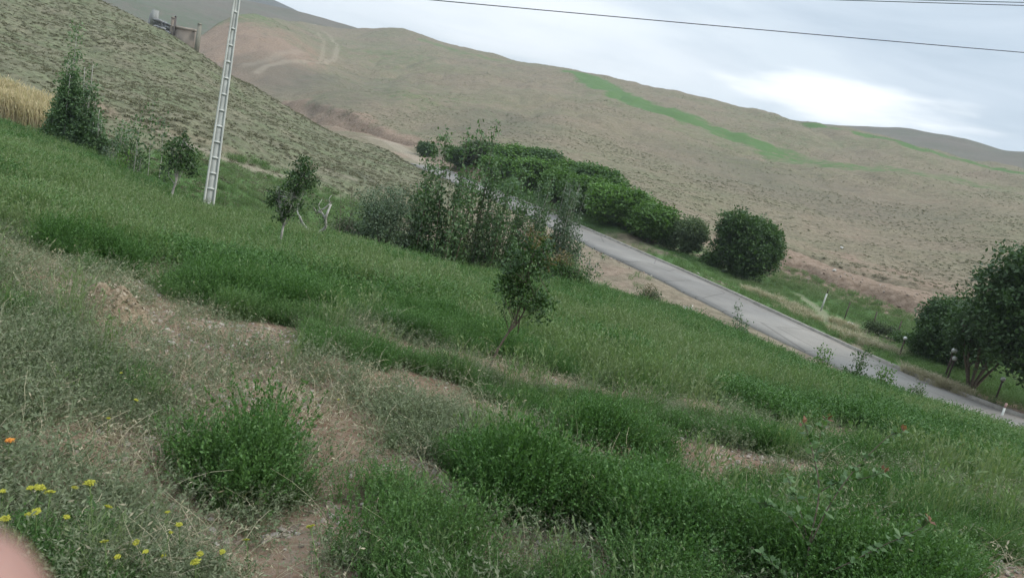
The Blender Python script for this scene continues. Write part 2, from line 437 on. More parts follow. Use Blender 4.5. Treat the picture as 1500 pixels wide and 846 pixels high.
# ------------------------------------------------------------------ ground cover on the field
BARE = [  # dry dirt streaks between the alfalfa rows: line, half width
    ([(-60, 360), (60, 395), (150, 452), (235, 490), (330, 540), (420, 600), (470, 640)], .56, 'A'),
    ([(600, 690), (660, 735), (720, 770), (800, 800), (870, 832)], .22, 'A2'),
    ([(470, 640), (520, 668), (600, 690)], .20, 'A3'),
    ([(440, 530), (520, 556), (620, 580), (690, 600)], .32, 'B'),
    ([(790, 650), (850, 668), (900, 690)], .16, 'B2'),
    ([(575, 505), (700, 530), (800, 560), (900, 585), (960, 600)], .40, 'C'),
    ([(1060, 612), (1140, 640), (1240, 648), (1330, 668)], .5, 'C2'),
    ([(90, 700), (190, 690), (270, 705), (330, 760), (400, 800), (450, 846)], .30, 'D'),
    ([(230, 670), (300, 720), (420, 770)], .22, 'D2'),
    ([(1230, 632), (1260, 640)], .3, 'E'), ([(180, 440), (250, 420)], .35, 'F'),
]
GREY = [([(-40, 480), (80, 540), (200, 600), (300, 590)], .75), ([(430, 560), (560, 600), (700, 640), (820, 670)], .55), ([(-40, 610), (60, 590)], .6),
        ([(560, 500), (720, 545), (900, 590), (1120, 640)], .6), ([(0, 350), (90, 430), (110, 450)], .7), ([(300, 560), (380, 600)], .5), ([(0, 740), (150, 790), (250, 846)], .3)]
PALE = [([(40, 240), (150, 300), (300, 330), (420, 350)], 2.2), ([(600, 430), (700, 450), (900, 500)], 2.0), ([(780, 500), (900, 540)], 1.0), ([(1000, 540), (1150, 560)], 1.5),
        ([(60, 330), (200, 350), (330, 380)], 1.2)]
_cov = {}
def cover(x, y):
    if not _cov:
        _cov['b'] = [(line_w(L), w*1.15) for L, w, _ in BARE]; _cov['g'] = [(line_w(L), w) for L, w in GREY]; _cov['p'] = [(line_w(L), w) for L, w in PALE]
    wx = x+.42*fbm(x, y, .7, 4, 31, .65); wy = y+.42*fbm(x, y, .7, 4, 32, .65)
    def m(k, soft):
        o = np.zeros(x.shape)
        for L, w in _cov[k]: o = np.maximum(o, sstep(w*(1+soft), w*(1-soft), pdist(wx, wy, L)))
        return o
    r = np.hypot(x, y)
    rnd = fbm(x, y, 1.6, 3, 41)
    bare = np.maximum(m('b', .5), sstep(.26, .46, rnd)*sstep(16, 8, r)*.85)
    return bare, m('g', .6), m('p', .6)
# ------------------------------------------------------------------ the land: one sheet to the horizon
def build_land():
    az = np.r_[np.radians(np.linspace(-180, -46, 40, endpoint=False)), np.radians(np.linspace(-46, 46, 960, endpoint=False)), np.radians(np.linspace(46, 180, 41))[:-1]]
    r = np.r_[.25, .6, 1.0, np.exp(np.linspace(math.log(1.5), math.log(1050), 845))]
    A, R = np.meshgrid(az, r, indexing='ij'); x = (np.sin(A)*R).ravel(); y = (np.cos(A)*R).ravel()
    h, which, dr = land(x, y); rr = R.ravel()
    na, nr = len(az), len(r)
    i, j = np.meshgrid(np.arange(na), np.arange(nr-1), indexing='ij'); i = i.ravel(); j = j.ravel(); i2 = (i+1) % na
    F = np.c_[i*nr+j, i*nr+j+1, i2*nr+j+1, i2*nr+j]
    c0 = len(x); V = np.c_[x, y, h]; V = np.vstack([V, [0, 0, h[::nr].mean()]])
    k = np.arange(na); F3 = np.c_[np.full(na, c0), k*nr, ((k+1) % na)*nr]
    me = mesh_np('ground', V, [F3, F], ground_mat(), smooth=True)
    # what covers the soil where: red earth, green grass, pale tracks / field, near hill, far hill, distance
    def band(px, w, soft=.5, warp=1.0, ws=5):
        L = line_w(px); q = pdist(x+warp*fbm(x, y, ws, 3, 51), y+warp*fbm(x, y, ws, 3, 52), L); return sstep(w*(1+soft), w*(1-soft), q)
    red = np.zeros(x.shape); grn = red.copy(); trk = red.copy(); drk = red.copy()
    valley = (which == 1)
    grn = np.where(valley & (rr < 90), sstep(-.30, .10, fbm(x, y, 7, 3, 60))*.9, 0.)
    for px, w, v, sf, wp in RED: red = np.maximum(red, v*band(px, w, sf, wp))
    for px, w, v, sf, wp in GRN: grn = np.maximum(grn, v*band(px, w, sf, wp))
    for px, w, v, sf, wp in TRK: trk = np.maximum(trk, v*band(px, w, sf, wp, 9))
    for px, w, v, sf, wp in DRK: drk = np.maximum(drk, v*band(px, w, sf, wp))
    grn *= 1-np.clip(red*1.2, 0, 1)
    red = np.maximum(red, np.where(dr < 60, sstep(HALF+2.2, HALF+.9, dr)*.15, 0))
    trk = np.maximum(trk, sstep(HALF+1.0, HALF+.1, dr)*np.where(rr < rdist(x, y), .35, .9))
    nearside = (dr < 40) & (rr < rdist(x, y)) & (y > 0)      # the dirt shoulder between the field and the road
    sh = np.where(nearside, sstep(8.5, 5.5, dr), 0)*sstep(75, 60, rr); grn *= 1-sh; trk = np.maximum(trk, .22*sh); red = np.maximum(red, .42*sh)
    f = (which == 0)*1.0
    near = f > 0; bare = np.zeros(x.shape); bare[near] = cover(x[near], y[near])[0]
    def att(nm, a, b, c, d):
        q = me.attributes.new(nm, 'FLOAT_COLOR', 'POINT'); z = np.zeros((len(V), 4), np.float32)
        z[:-1] = np.c_[a, b, c, d]; q.data.foreach_set('color', z.ravel())
    att('cover', red, grn, trk, drk)
    att('zone', f, bare, (which == 2)*1.0, (which == 5)*1.0+(which == 4)*.6)
    o = obj('ground', me); tag(o, kind='structure')
    o['label'] = 'valley ground rising into dry hills'
    return o

RED = [([(405, 150, 182), (450, 160, 168), (500, 180, 148), (545, 204, 133), (600, 226, 116)], 4.5, .75, .8, 4),
       ([(600, 232, 100), (640, 240, 100), (700, 260, 84)], 4, .8, .6, 2),
       ([(1120, 384, 67), (1240, 422, 64), (1345, 462, 61)], 5.0, 1.0, .5, 1.5),
       ([(1140, 345, 80), (1260, 385, 76), (1400, 420, 72)], 6, .55, .9, 5),
       ([(330, 45), (310, 62)], 9, 1.0, .5, 3), ([(330, 45), (370, 110), (400, 60)], 16, .8, .8, 8), ([(400, 45), (430, 60)], 20, .5, .9, 8),
       ([(1440, 590, 38), (1500, 600, 38)], 2.5, .8, .6, 1),
       ([(130, 158), (200, 178), (300, 205)], 1.6, .45, .8, 3), ([(620, 110), (800, 150), (1000, 210), (1200, 270), (1400, 330)], 45, .35, .9, 20),
       ([(860, 385), (900, 398)], 1.6, .6, .6, 1), ([(1480, 230), (1300, 330)], 14, .3, .9, 12),]
GRN = [([(845, 108), (862, 112), (880, 124), (920, 142), (1000, 172)], 8.5, 1.0, .5, 3), ([(1000, 172), (1060, 195), (1130, 220)], 7.0, .85, .7, 5), ([(1130, 222), (1240, 245), (1380, 262)], 12, .58, .8, 8),
       ([(620, 58), (680, 78), (740, 90)], 5, .42, .6, 3), ([(1200, 182), (1340, 215), (1420, 235), (1500, 255)], 5.5, .85, .6, 4),
       ([(250, 27), (290, 27), (340, 35)], 30, .4, .9, 10),
       ([(1160, 425, 62), (1240, 455, 57), (1340, 490, 53)], 2.8, .9, .5, 1.5), ([(1000, 385, 58), (1080, 410, 55), (1160, 440, 54)], 2.0, .9, .6, 1),
       ([(520, 205, 100), (560, 212, 100), (600, 232, 98)], 2.2, .8, .6, 1), ([(300, 300, 36), (380, 300, 40), (470, 310, 44)], 5, .7, .7, 2),
       ([(1400, 560, 42), (1500, 585, 44)], 3.4, 1, .5, 1), ([(900, 150), (1100, 240), (1300, 255)], 30, .28, .9, 20), ([(560, 75), (600, 110), (660, 150)], 22, .35, .9, 14)]
TRK = [([(466, 47), (474, 62), (473, 78), (469, 90)], .8, .45, .4, .3), ([(473, 46), (486, 57), (495, 70), (490, 86), (478, 92), (440, 90), (400, 95), (375, 106)], 1.0, .55, .4, .4),
       ([(440, 75), (400, 85), (360, 95)], 1.5, .35, .5, .5),
       ([(545, 212, 88), (575, 228, 86), (610, 243, 84)], .9, .9, .5, .4), ([(200, 180), (250, 200), (320, 232), (370, 250), (430, 262), (470, 272)], .35, .8, .5, .5),
       ([(1165, 438, 56), (1190, 462, 52), (1210, 480, 47)], .45, .6, .5, .4), ([(480, 250), (520, 262)], .3, .6, .5, .5)]
DRK = [([(400, 98), (440, 108), (410, 120)], 13, .8, .8, 6), ([(540, 135), (560, 120), (500, 150)], 10, .4, .8, 6), ([(720, 190), (740, 170)], 9, .5, .9, 6), ([(1080, 240), (1150, 280), (1240, 300)], 16, .45, .9, 12),
       ([(550, 270), (520, 252)], 1.3, .6, .8, 1), ([(640, 225), (760, 250), (800, 262)], 3, .5, .8, 2)]

def ground_mat():
    m, t, b = new_mat('earth'); L = t.links.new
    def A(nm):
        a = t.nodes.new('ShaderNodeAttribute'); a.attribute_name = nm
        s = t.nodes.new('ShaderNodeSeparateColor'); L(a.outputs['Color'], s.inputs[0]); return s.outputs[0], s.outputs[1], s.outputs[2], a.outputs['Alpha']
    red, grn, trk, drk = A('cover'); fld, bare, left, mnt = A('zone')
    n_big = nz(t, .035, 6); n_mid = nz(t, .3, 6, .62); n_fine = nz(t, 2.2, 6, .7); n_grit = nz(t, 22, 5, .7)
    n_str = nz(t, .8, 5, .7, dim=(.55, 1.3, 1))
    hill = mixc(t, rampn(t, n_mid, [(.36, (0, 0, 0)), (.62, (1, 1, 1))]), (.180, .150, .100), (.142, .142, .082))
    hill = mixc(t, rampn(t, n_big, [(.38, (0, 0, 0)), (.62, (1, 1, 1))]), hill, (.184, .149, .103))
    lh = mixc(t, rampn(t, n_mid, [(.36, (0, 0, 0)), (.62, (1, 1, 1))]), (.155, .140, .092), (.126, .136, .076))
    hill = mixc(t, left, hill, lh)
    spk = rampn(t, n_fine, [(.38, (0.5, .5, .5)), (.6, (1.18, 1.18, 1.18))])
    hill = mixc(t, .7, hill, spk, 'MULTIPLY')
    spk2 = rampn(t, n_str, [(.36, (.55, .58, .55)), (.56, (1.08, 1.08, 1.08))])
    hill = mixc(t, .6, hill, spk2, 'MULTIPLY')
    redc = mixc(t, rampn(t, n_fine, [(.35, (0, 0, 0)), (.65, (1, 1, 1))]), (.130, .090, .062), (.250, .185, .135))
    def edge(mask, a=.25):   # a cover thins out raggedly
        return mth(t, 'MULTIPLY_ADD', mth(t, 'ADD', mask, mth(t, 'MULTIPLY', mth(t, 'SUBTRACT', n_mid, .5), 1.6)), 2.6, -1.0*a*3, clamp=True)
    def weighed(mask, a=.25): return mth(t, 'MULTIPLY', edge(mask, a), mth(t, 'MINIMUM', mth(t, 'MULTIPLY', mask, 2.0), 1.0))
    hill = mixc(t, weighed(red), hill, redc)
    hill = mixc(t, mth(t, 'MULTIPLY', drk, .75), hill, (.085, .082, .062))
    gc = mixc(t, n_fine, (.054, .094, .032), (.090, .150, .050))
    hill = mixc(t, weighed(grn, .15), hill, gc)
    hill = mixc(t, mth(t, 'MULTIPLY', trk, mth(t, 'MULTIPLY_ADD', n_mid, .8, .35), clamp=True), hill, (.26, .22, .165))
    hill = mixc(t, mnt, hill, mixc(t, n_big, (.062, .068, .058), (.085, .078, .072)))
    soil = mixc(t, rampn(t, n_fine, [(.35, (0, 0, 0)), (.68, (1, 1, 1))]), (.135, .080, .052), (.225, .155, .106))
    soil = mixc(t, rampn(t, n_grit, [(.45, (0, 0, 0)), (.75, (1, 1, 1))]), soil, (.24, .19, .145))
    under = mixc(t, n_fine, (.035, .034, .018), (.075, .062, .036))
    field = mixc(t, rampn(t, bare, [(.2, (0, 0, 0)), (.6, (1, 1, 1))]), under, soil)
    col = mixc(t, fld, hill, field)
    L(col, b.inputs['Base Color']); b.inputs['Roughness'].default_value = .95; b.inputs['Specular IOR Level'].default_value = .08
    h1 = mth(t, 'MULTIPLY', n_grit, mth(t, 'MULTIPLY', fld, .03))
    hh = mth(t, 'ADD', mth(t, 'MULTIPLY', n_fine, .18), mth(t, 'MULTIPLY', n_mid, .35))
    hh = mth(t, 'MULTIPLY', hh, mth(t, 'SUBTRACT', 1.0, mth(t, 'MULTIPLY', fld, .85)))
    bump(t, b, mth(t, 'ADD', h1, hh), .9, 1.0)
    return m
build_land()

def build_road():
    R = ROAD3; T = np.gradient(R, axis=0); T[:, 2] = 0; T /= np.linalg.norm(T, axis=1)[:, None]; S = np.c_[T[:, 1], -T[:, 0], np.zeros(len(T))]
    # the surface stops where the tarmac gives way to the dirt track up the valley
    keep = slice(20, None); R, S = R[keep], S[keep]; n = len(R)
    s = np.arange(n)
    offs = [-HALF, -HALF*.5, 0, HALF*.5, HALF]
    V = []; 
    for k, o in enumerate(offs):
        wob = (.30*fbm(R[:, 0], R[:, 1], 2.0, 4, 70+k) if abs(o) == HALF else 0)
        q = R+S*(o+wob)[:, None] if not np.isscalar(wob) else R+S*o
        q = q.copy(); q[:, 2] += .03*(1-abs(o)/HALF); V.append(q)
    base = [v-np.array([0, 0, .16]) for v in (V[0], V[-1])]
    A = [base[0]]+V+[base[1]]; A = np.stack(A, 1); m = A.shape[1]
    F = [[i*m+k, i*m+k+1, (i+1)*m+k+1, (i+1)*m+k] for i in range(n-1) for k in range(m-1)]
    mt, t, b = new_mat('worn_asphalt')
    n0 = nz(t, .09, 4, .6); n1 = nz(t, .5, 6, .6); n2 = nz(t, 14, 5, .7)
    c = rampn(t, n1, [(.3, (.172, .158, .138)), (.7, (.218, .202, .180))])
    c = mixc(t, .8, c, rampn(t, n0, [(.42, (.84, .84, .85)), (.50, (1.0, 1.0, 1.0)), (.62, (1.12, 1.1, 1.07))]), 'MULTIPLY')
    c = mixc(t, .5, c, rampn(t, n2, [(.3, (.7, .7, .7)), (.7, (1.15, 1.15, 1.15))]), 'MULTIPLY')
    v = t.nodes.new('ShaderNodeTexVoronoi'); v.feature = 'DISTANCE_TO_EDGE'; v.inputs['Scale'].default_value = .22
    tc = t.nodes.new('ShaderNodeTexCoord'); t.links.new(tc.outputs['Object'], v.inputs['Vector'])
    crk = rampn(t, v.outputs['Distance'], [(.0, (0.55, .55, .55)), (.012, (1, 1, 1))])
    c = mixc(t, .8, c, crk, 'MULTIPLY')
    t.links.new(c, b.inputs['Base Color']); bump(t, b, n2, .4, .01)
    tag(obj('road', mesh_np('road', A.reshape(-1, 3), np.array(F), mt)), kind='structure')
    # a low concrete kerb along the valley side
    mb = []
    K = R-S*0; pr = [(-.02, -.1), (-.02, .10), (.16, .10), (.16, -.1)]
    side = 1 if (S[n//2][1] > 0) else -1
    Vk = np.stack([R+S*(side*(HALF+.04+o))[..., None] + np.array([0, 0, z]) if False else R+S*side*(HALF+.12+o)+np.array([0, 0, z]) for o, z in pr], 1)
    Fk = [[i*4+k, (i+1)*4+k, (i+1)*4+k+1, i*4+k+1] for i in range(n-1) for k in range(3)]
    tag(obj('kerb', mesh_np('kerb', Vk.reshape(-1, 3), np.array(Fk), plain('kerb_concrete', (.22, .20, .17), .9, .25, 3, .01))), kind='structure')
build_road()
# ------------------------------------------------------------------ leaves and stems in bulk
def leaf_quads(p, d, nrm, ln, wd, fold=0.0):
    """kite-shaped leaves: p base, d direction, nrm face normal (all (n,3)); returns verts, faces"""
    d = d/np.linalg.norm(d, axis=1)[:, None]; s = np.cross(d, nrm); s /= np.linalg.norm(s, axis=1)[:, None]+1e-9
    u = np.cross(s, d); ln = np.asarray(ln)[:, None]; wd = np.asarray(wd)[:, None]
    V = np.stack([p, p+d*ln*.5+s*wd*.5+u*fold*wd, p+d*ln, p+d*ln*.5-s*wd*.5+u*fold*wd], 1).reshape(-1, 3)
    n = len(p); k = np.arange(n)[:, None]*4
    return V, k+np.array([[0, 1, 2, 3]])
def ribbons(paths, w0, w1, g):
    """paths (n,m,3) -> thin flat blades/stems, random facing"""
    n, m, _ = paths.shape; th = g.uniform(0, math.pi, n); s = np.c_[np.cos(th), np.sin(th), np.zeros(n)][:, None, :]
    w = np.linspace(1, 0, m)[None, :, None]*(w0-w1)+w1
    V = np.stack([paths-s*w/2, paths+s*w/2], 2).reshape(n, m*2, 3)
    F = []
    for j in range(m-1): F.append(np.arange(n)[:, None]*(2*m)+np.array([[2*j, 2*j+1, 2*j+3, 2*j+2]]))
    return V.reshape(-1, 3), np.vstack(F)
def stems(g, n, H, spread, lean, m=5, base=.05, vary=.35, droop=0):
    th = g.uniform(0, 2*math.pi, n); out = g.uniform(.1, 1, n)*lean; h = H*g.uniform(1-vary, 1, n)
    b = np.c_[g.normal(0, base, n), g.normal(0, base, n), np.full(n, -.04)]
    t = np.linspace(0, 1, m); D = np.c_[np.cos(th), np.sin(th)]
    x = b[:, None, 0]+D[:, 0:1]*out[:, None]*spread*(t**1.5)[None]+g.normal(0, .012, (n, m))*t
    y = b[:, None, 1]+D[:, 1:2]*out[:, None]*spread*(t**1.5)[None]+g.normal(0, .012, (n, m))*t
    z = b[:, 2:3]+h[:, None]*(t-droop*t**3)[None]
    return np.stack([x, y, z], 2)
def along(paths, g, n, lo=.25, hi=1.0):
    k = g.integers(0, len(paths), n); t = g.uniform(lo, hi, n)*(paths.shape[1]-1.001); i = t.astype(int); f = (t-i)[:, None]
    a, b = paths[k, i], paths[k, i+1]; return a*(1-f)+b*f, b-a, g.uniform(0, 1, n)
def soft(V): return V
def tuft_mesh(name, seed, mats, ns=14, H=.42, spread=.22, lean=1, nl=200, ll=(.02, .035), lw=.5, base=.05, sw=.004, bias=.5, lo=.25, droop=0, stemtint=.4, upw=.5, m=5):
    g = np.random.default_rng(seed); S = stems(g, ns, H, spread, lean, base=base, droop=droop, m=m)
    V1, F1 = ribbons(S, sw, sw*.5, g); T1 = np.full(len(V1), stemtint)
    if nl:
        p, d, _ = along(S, g, nl, lo); q = g.normal(0, 1, (nl, 3)); dd = q+d/np.linalg.norm(d, axis=1)[:, None]*upw*2; dd[:, 2] = dd[:, 2]*.6+.15
        nr = g.normal(0, 1, (nl, 3)); nr[:, 2] += 1.2
        l = g.uniform(*ll, nl); V2, F2 = leaf_quads(p, dd, nr, l, l*lw, .15)
        T2 = np.repeat(np.clip(g.normal(bias, .25, nl), 0, 1), 4)
        V = np.vstack([V1, V2]); F = np.vstack([F1, F2+len(V1)]); T = np.r_[T1, T2]
    else: V, F, T = V1, F1, T1
    return mesh_np(name, V, F, mats, tint=T)

M_ALF = leaf_mat('alfalfa_leaf', (.030, .082, .018), (.102, .198, .050), .30, .55, .3, inst=True, dry=(.155, .225, .085))
M_GREY = leaf_mat('sage_leaf', (.085, .115, .058), (.175, .205, .118), .25, .8, .1, inst=True, dry=(.22, .22, .15))
M_PALE = leaf_mat('grass_blade', (.065, .125, .034), (.155, .225, .082), .35, .6, .25, inst=True, dry=(.23, .25, .15))
M_STRAW = leaf_mat('dry_stalk', (.19, .165, .105), (.36, .32, .225), .2, .8, .1, inst=True, dry=(.40, .35, .24))
M_TUSS = leaf_mat('hill_scrub', (.112, .108, .066), (.188, .180, .114), .2, .85, .1, inst=True, dry=(.20, .185, .13))
M_REED = leaf_mat('dry_reed', (.36, .29, .18), (.56, .47, .32), .3, .7, .1, inst=True, dry=(.5, .4, .25))

def source(meshes, name):
    c = bpy.data.collections.new(name)      # kept out of the scene: only a shape library for the scatter
    for i, me in enumerate(meshes):
        c.objects.link(bpy.data.objects.new(me.name, me))
    return c
def scatter(name, pts, scale, rot, idx, tint, coll, label, kind='stuff'):
    me = bpy.data.meshes.new(name); n = len(pts); me.vertices.add(n); me.vertices.foreach_set('co', np.asarray(pts, np.float32).ravel())
    for nm, ty, v in (('size', 'FLOAT_VECTOR', scale), ('turn', 'FLOAT_VECTOR', rot), ('tint', 'FLOAT', tint), ('pick', 'INT', idx)):
        a = me.attributes.new(nm, ty, 'POINT')
        a.data.foreach_set('vector' if ty == 'FLOAT_VECTOR' else 'value', np.asarray(v, np.int32 if ty == 'INT' else np.float32).ravel())
    o = obj(name, me); o['kind'] = kind; o['label'] = label
    ng = bpy.data.node_groups.new(name+'_spread', 'GeometryNodeTree')
    ng.interface.new_socket('Geometry', in_out='INPUT', socket_type='NodeSocketGeometry'); ng.interface.new_socket('Geometry', in_out='OUTPUT', socket_type='NodeSocketGeometry')
    gi = ng.nodes.new('NodeGroupInput'); go = ng.nodes.new('NodeGroupOutput')
    ci = ng.nodes.new('GeometryNodeCollectionInfo'); ci.inputs['Collection'].default_value = coll; ci.inputs['Separate Children'].default_value = True; ci.inputs['Reset Children'].default_value = True
    ip = ng.nodes.new('GeometryNodeInstanceOnPoints'); ip.inputs['Pick Instance'].default_value = True
    def na(nm, ty):
        a = ng.nodes.new('GeometryNodeInputNamedAttribute'); a.data_type = ty; a.inputs['Name'].default_value = nm
        return next(s for s in a.outputs if s.enabled and s.name == 'Attribute')
    l = ng.links.new; l(gi.outputs[0], ip.inputs['Points']); l(ci.outputs[0], ip.inputs['Instance'])
    l(na('size', 'FLOAT_VECTOR'), ip.inputs['Scale']); l(na('pick', 'INT'), ip.inputs['Instance Index'])
    er = ng.nodes.new('FunctionNodeEulerToRotation'); l(na('turn', 'FLOAT_VECTOR'), er.inputs[0]); l(er.outputs[0], ip.inputs['Rotation'])
    l(ip.outputs[0], go.inputs[0])
    md = o.modifiers.new('spread', 'NODES'); md.node_group = ng
    return o
def sow(n, r0, r1, a0=-40, a1=42, p=1.0, g=rng):
    """random ground points; p=1 is even per square metre, smaller p crowds them near the viewer's station"""
    u = g.random(n); e = 2*p
    r = (r0**e+u*(r1**e-r0**e))**(1/e) if e > 1e-6 else r0*(r1/r0)**u
    a = np.radians(g.uniform(a0, a1, n)); return np.sin(a)*r, np.cos(a)*r
def put(name, x, y, s, coll, nvar, label, tint=None, sz=None, tilt=.12, sink=0.0, z=None, g=rng, flat=1.0):
    if z is None: z = land(x, y)[0]
    n = len(x); s = np.asarray(s)*np.ones(n); sz = s*flat if sz is None else sz
    rot = np.c_[g.normal(0, tilt, n), g.normal(0, tilt, n), g.uniform(0, 6.28, n)]
    return scatter(name, np.c_[x, y, z-sink], np.c_[s, s, sz], rot, g.integers(0, nvar, n), tint if tint is not None else g.random(n), coll, label)

def grow_field():
    near = source([tuft_mesh('alfalfa_clump', i, M_ALF, ns=26, H=.42, spread=.26, nl=820, ll=(.012, .025), lw=.50, base=.07, sw=.0026, bias=.5, lo=.12, upw=1.1) for i in range(6)], 'alfalfa_near')
    far = source([tuft_mesh('alfalfa_clump_far', 20+i, M_ALF, ns=16, H=.42, spread=.30, nl=420, ll=(.022, .042), lw=.4, base=.11, sw=.006, bias=.5, lo=.1, upw=.9) for i in range(5)], 'alfalfa_far')
    x, y = sow(30000, 1.7, 9.5, p=.72); b, gw, pl = cover(x, y); wh = land(x, y)[1]
    dn = fbm(x, y, 1.3, 3, 81); big = np.zeros(len(x))
    for px, py, rad, am in CLUMPS:
        c = spot(px, py); big = np.maximum(big, am*np.exp(-((x-c[0])**2+(y-c[1])**2)/rad**2))
    big = big*np.clip(1+1.3*fbm(x, y, .33, 3, 88), .3, 1.6); b = b*(1-sstep(.25, .55, big)); gw = gw*(1-.9*sstep(.2, .5, big)); dn = dn+.4*big
    keep = (rng.random(len(x)) < np.clip((1-b*1.35)*(1-.82*gw)*(.80+.9*dn), 0.0, 1)) & (wh == 0) & (b < .4)
    x, y, b, gw, pl, dn, big = [q[keep] for q in (x, y, b, gw, pl, dn, big)]
    r = np.hypot(x, y)
    s = (.34+.42*vnoise(x/.9, y/.9, 3)+.48*big)*(1-.4*gw)*(1-.6*b)*rng.uniform(.75, 1.15, len(x))
    hz = s.copy(); s = np.minimum(s, .85)*(.62+.38*sstep(1.6, 3.2, r)); s *= (1+.2*fbm(x, y, .35, 2, 87)); hz *= (.55+.45*sstep(1.6, 3.2, r))*(1+.45*fbm(x, y, .35, 2, 87))
    tint = np.clip(.14+.5*fbm(x, y, 1.2, 4, 82)+.35*pl+rng.normal(0, .17, len(x))-.3*big, 0, 1)
    put('alfalfa', x, y, s, near, 6, 'green alfalfa growing over the near slope', tint, sz=np.minimum(hz, 1.25)*rng.uniform(.75, 1.2, len(x)))
    x, y = sow(70000, 9, 45, p=.62); b, gw, pl = cover(x, y); _, wh, _ = land(x, y)
    az = np.arctan2(x, y); rend = np.exp(np.interp(az, *FIELD.hi)); r = np.hypot(x, y)
    dn = fbm(x, y, 2.2, 3, 81)
    keep = (rng.random(len(x)) < np.clip((1-b*1.3)*(1-.8*gw)*(.85+.7*dn), 0, 1)) & (wh == 0) & (r < rend*1.12)
    x, y, b, gw, pl, r = [q[keep] for q in (x, y, b, gw, pl, r)]
    s = (.52+.65*vnoise(x/1.3, y/1.3, 3))*(1-.4*gw)*rng.uniform(.75, 1.15, len(x))*(1+.01*r)
    tint = np.clip(.16+.85*fbm(x, y, 2.6, 4, 82)+.40*pl+rng.normal(0, .12, len(x)), 0, 1)
    put('alfalfa', x, y, s, far, 5, 'green alfalfa covering the slope up to its crest', tint, sz=s*rng.uniform(.7, 1.0, len(x)))
    # pale seeding grass and weeds among it
    gr = source([tuft_mesh('grass_tuft', 40+i, M_PALE, ns=26, H=.48, spread=.22, nl=70, ll=(.03, .05), lw=.3, base=.06, sw=.005, lo=.7, upw=2.5, bias=.8, m=6) for i in range(5)], 'grass_tufts')
    x, y = sow(42000, 2.2, 40, p=.45); b, gw, pl = cover(x, y); _, wh, _ = land(x, y); r = np.hypot(x, y)
    keep = (rng.random(len(x)) < np.clip(.04+.75*pl+.10*gw+.5*fbm(x, y, 2.5, 3, 91), 0.02, 1)*(1-b)*(.35+.65*sstep(4, 9, r))) & (wh == 0)
    x, y, r, pl = x[keep], y[keep], r[keep], pl[keep]
    put('wild_grass', x, y, rng.uniform(.6, 1.15, len(x))*(1+.012*r)*(.5+.4*sstep(2, 5, r)), gr, 5, 'pale seeding grass scattered through the alfalfa', np.clip(rng.normal(.35, .25, len(x)), 0, 1))
    # grey sage-like weeds and dry stalks beside the bare streaks
    sg = source([tuft_mesh('sage_tuft', 60+i, M_GREY, ns=26, H=.24, spread=.26, nl=330, ll=(.012, .026), lw=.35, base=.07, sw=.003, bias=.5, lo=.1) for i in range(5)], 'sage_tufts')
    x, y = sow(30000, 1.7, 20, p=.45); b, gw, pl = cover(x, y); _, wh, _ = land(x, y); r = np.hypot(x, y)
    keep = (rng.random(len(x)) < np.clip(.05+.85*gw*(1-b)+.10*b*(fbm(x, y, .8, 2, 95) > .15), 0, 1)) & (wh == 0)
    x, y, r, gw = x[keep], y[keep], r[keep], gw[keep]
    s = rng.uniform(.45, 1.1, len(x))*(.7+.6*vnoise(x/.7, y/.7, 8))
    put('grey_weeds', x, y, s, sg, 5, 'low grey-green weeds matted beside the bare streaks', np.clip(rng.normal(.3, .25, len(x)), 0, 1), tilt=.2)
    st = source([tuft_mesh('stalk_tuft', 80+i, M_STRAW, ns=16, H=.26, spread=.38, nl=26, ll=(.012, .03), lw=.3, base=.08, sw=.0035, bias=.6, lo=.5, droop=.45, m=6) for i in range(5)], 'stalk_tufts')
    x, y = sow(16000, 1.7, 20, p=.40); b, gw, pl = cover(x, y); _, wh, _ = land(x, y); r = np.hypot(x, y)
    keep = (rng.random(len(x)) < np.clip(.05+.32*gw+.10*b, 0, 1)) & (wh == 0)
    x, y = x[keep], y[keep]
    put('dry_stalks', x, y, rng.uniform(.4, 1.1, len(x)), st, 5, 'straw-coloured dry stalks lying on the slope', rng.random(len(x)), tilt=.35)
CLUMPS = [(350, 730, .22, .95), (305, 705, .16, .85), (420, 722, .16, .8), (395, 690, .15, .7), (565, 825, .21, .85), (610, 800, .22, .75), (520, 800, .2, .7), (760, 745, .26, .7), (700, 700, .2, .6), (870, 660, .30, .5),
          (330, 440, .8, .6), (420, 450, .8, .6), (150, 390, .7, .5), (930, 780, .35, .4), (620, 470, .8, .4), (820, 760, .2, .4)]
grow_field()

def stone_mesh(name, seed, mat):
    import bmesh
    g = np.random.default_rng(seed); bm = bmesh.new(); bmesh.ops.create_icosphere(bm, subdivisions=2, radius=.5)
    a = g.normal(0, 1, (7, 3)); a /= np.linalg.norm(a, axis=1)[:, None]; d = g.uniform(.22, .42, 7)
    for v in bm.verts:
        p = np.array(v.co)
        for q, w in zip(a, d):
            e = p@q-w
            if e > 0: p = p-q*e
        v.co = p*np.array([1, .8, .55])
    me = bpy.data.meshes.new(name); bm.to_mesh(me); bm.free(); me.materials.append(mat); return me
def stone_mat():
    m, t, b = new_mat('stone'); q = t.nodes.new('ShaderNodeAttribute'); q.attribute_name = 'tint'; q.attribute_type = 'INSTANCER'
    c = rampn(t, q.outputs['Fac'], [(0, (.13, .095, .07)), (.5, (.24, .19, .15)), (1, (.34, .30, .26))])
    t.links.new(mixc(t, .5, c, rampn(t, nz(t, 6, 4), [(.3, (.7, .7, .7)), (.7, (1.1, 1.1, 1.1))]), 'MULTIPLY'), b.inputs['Base Color']); return m
M_STONE = stone_mat()
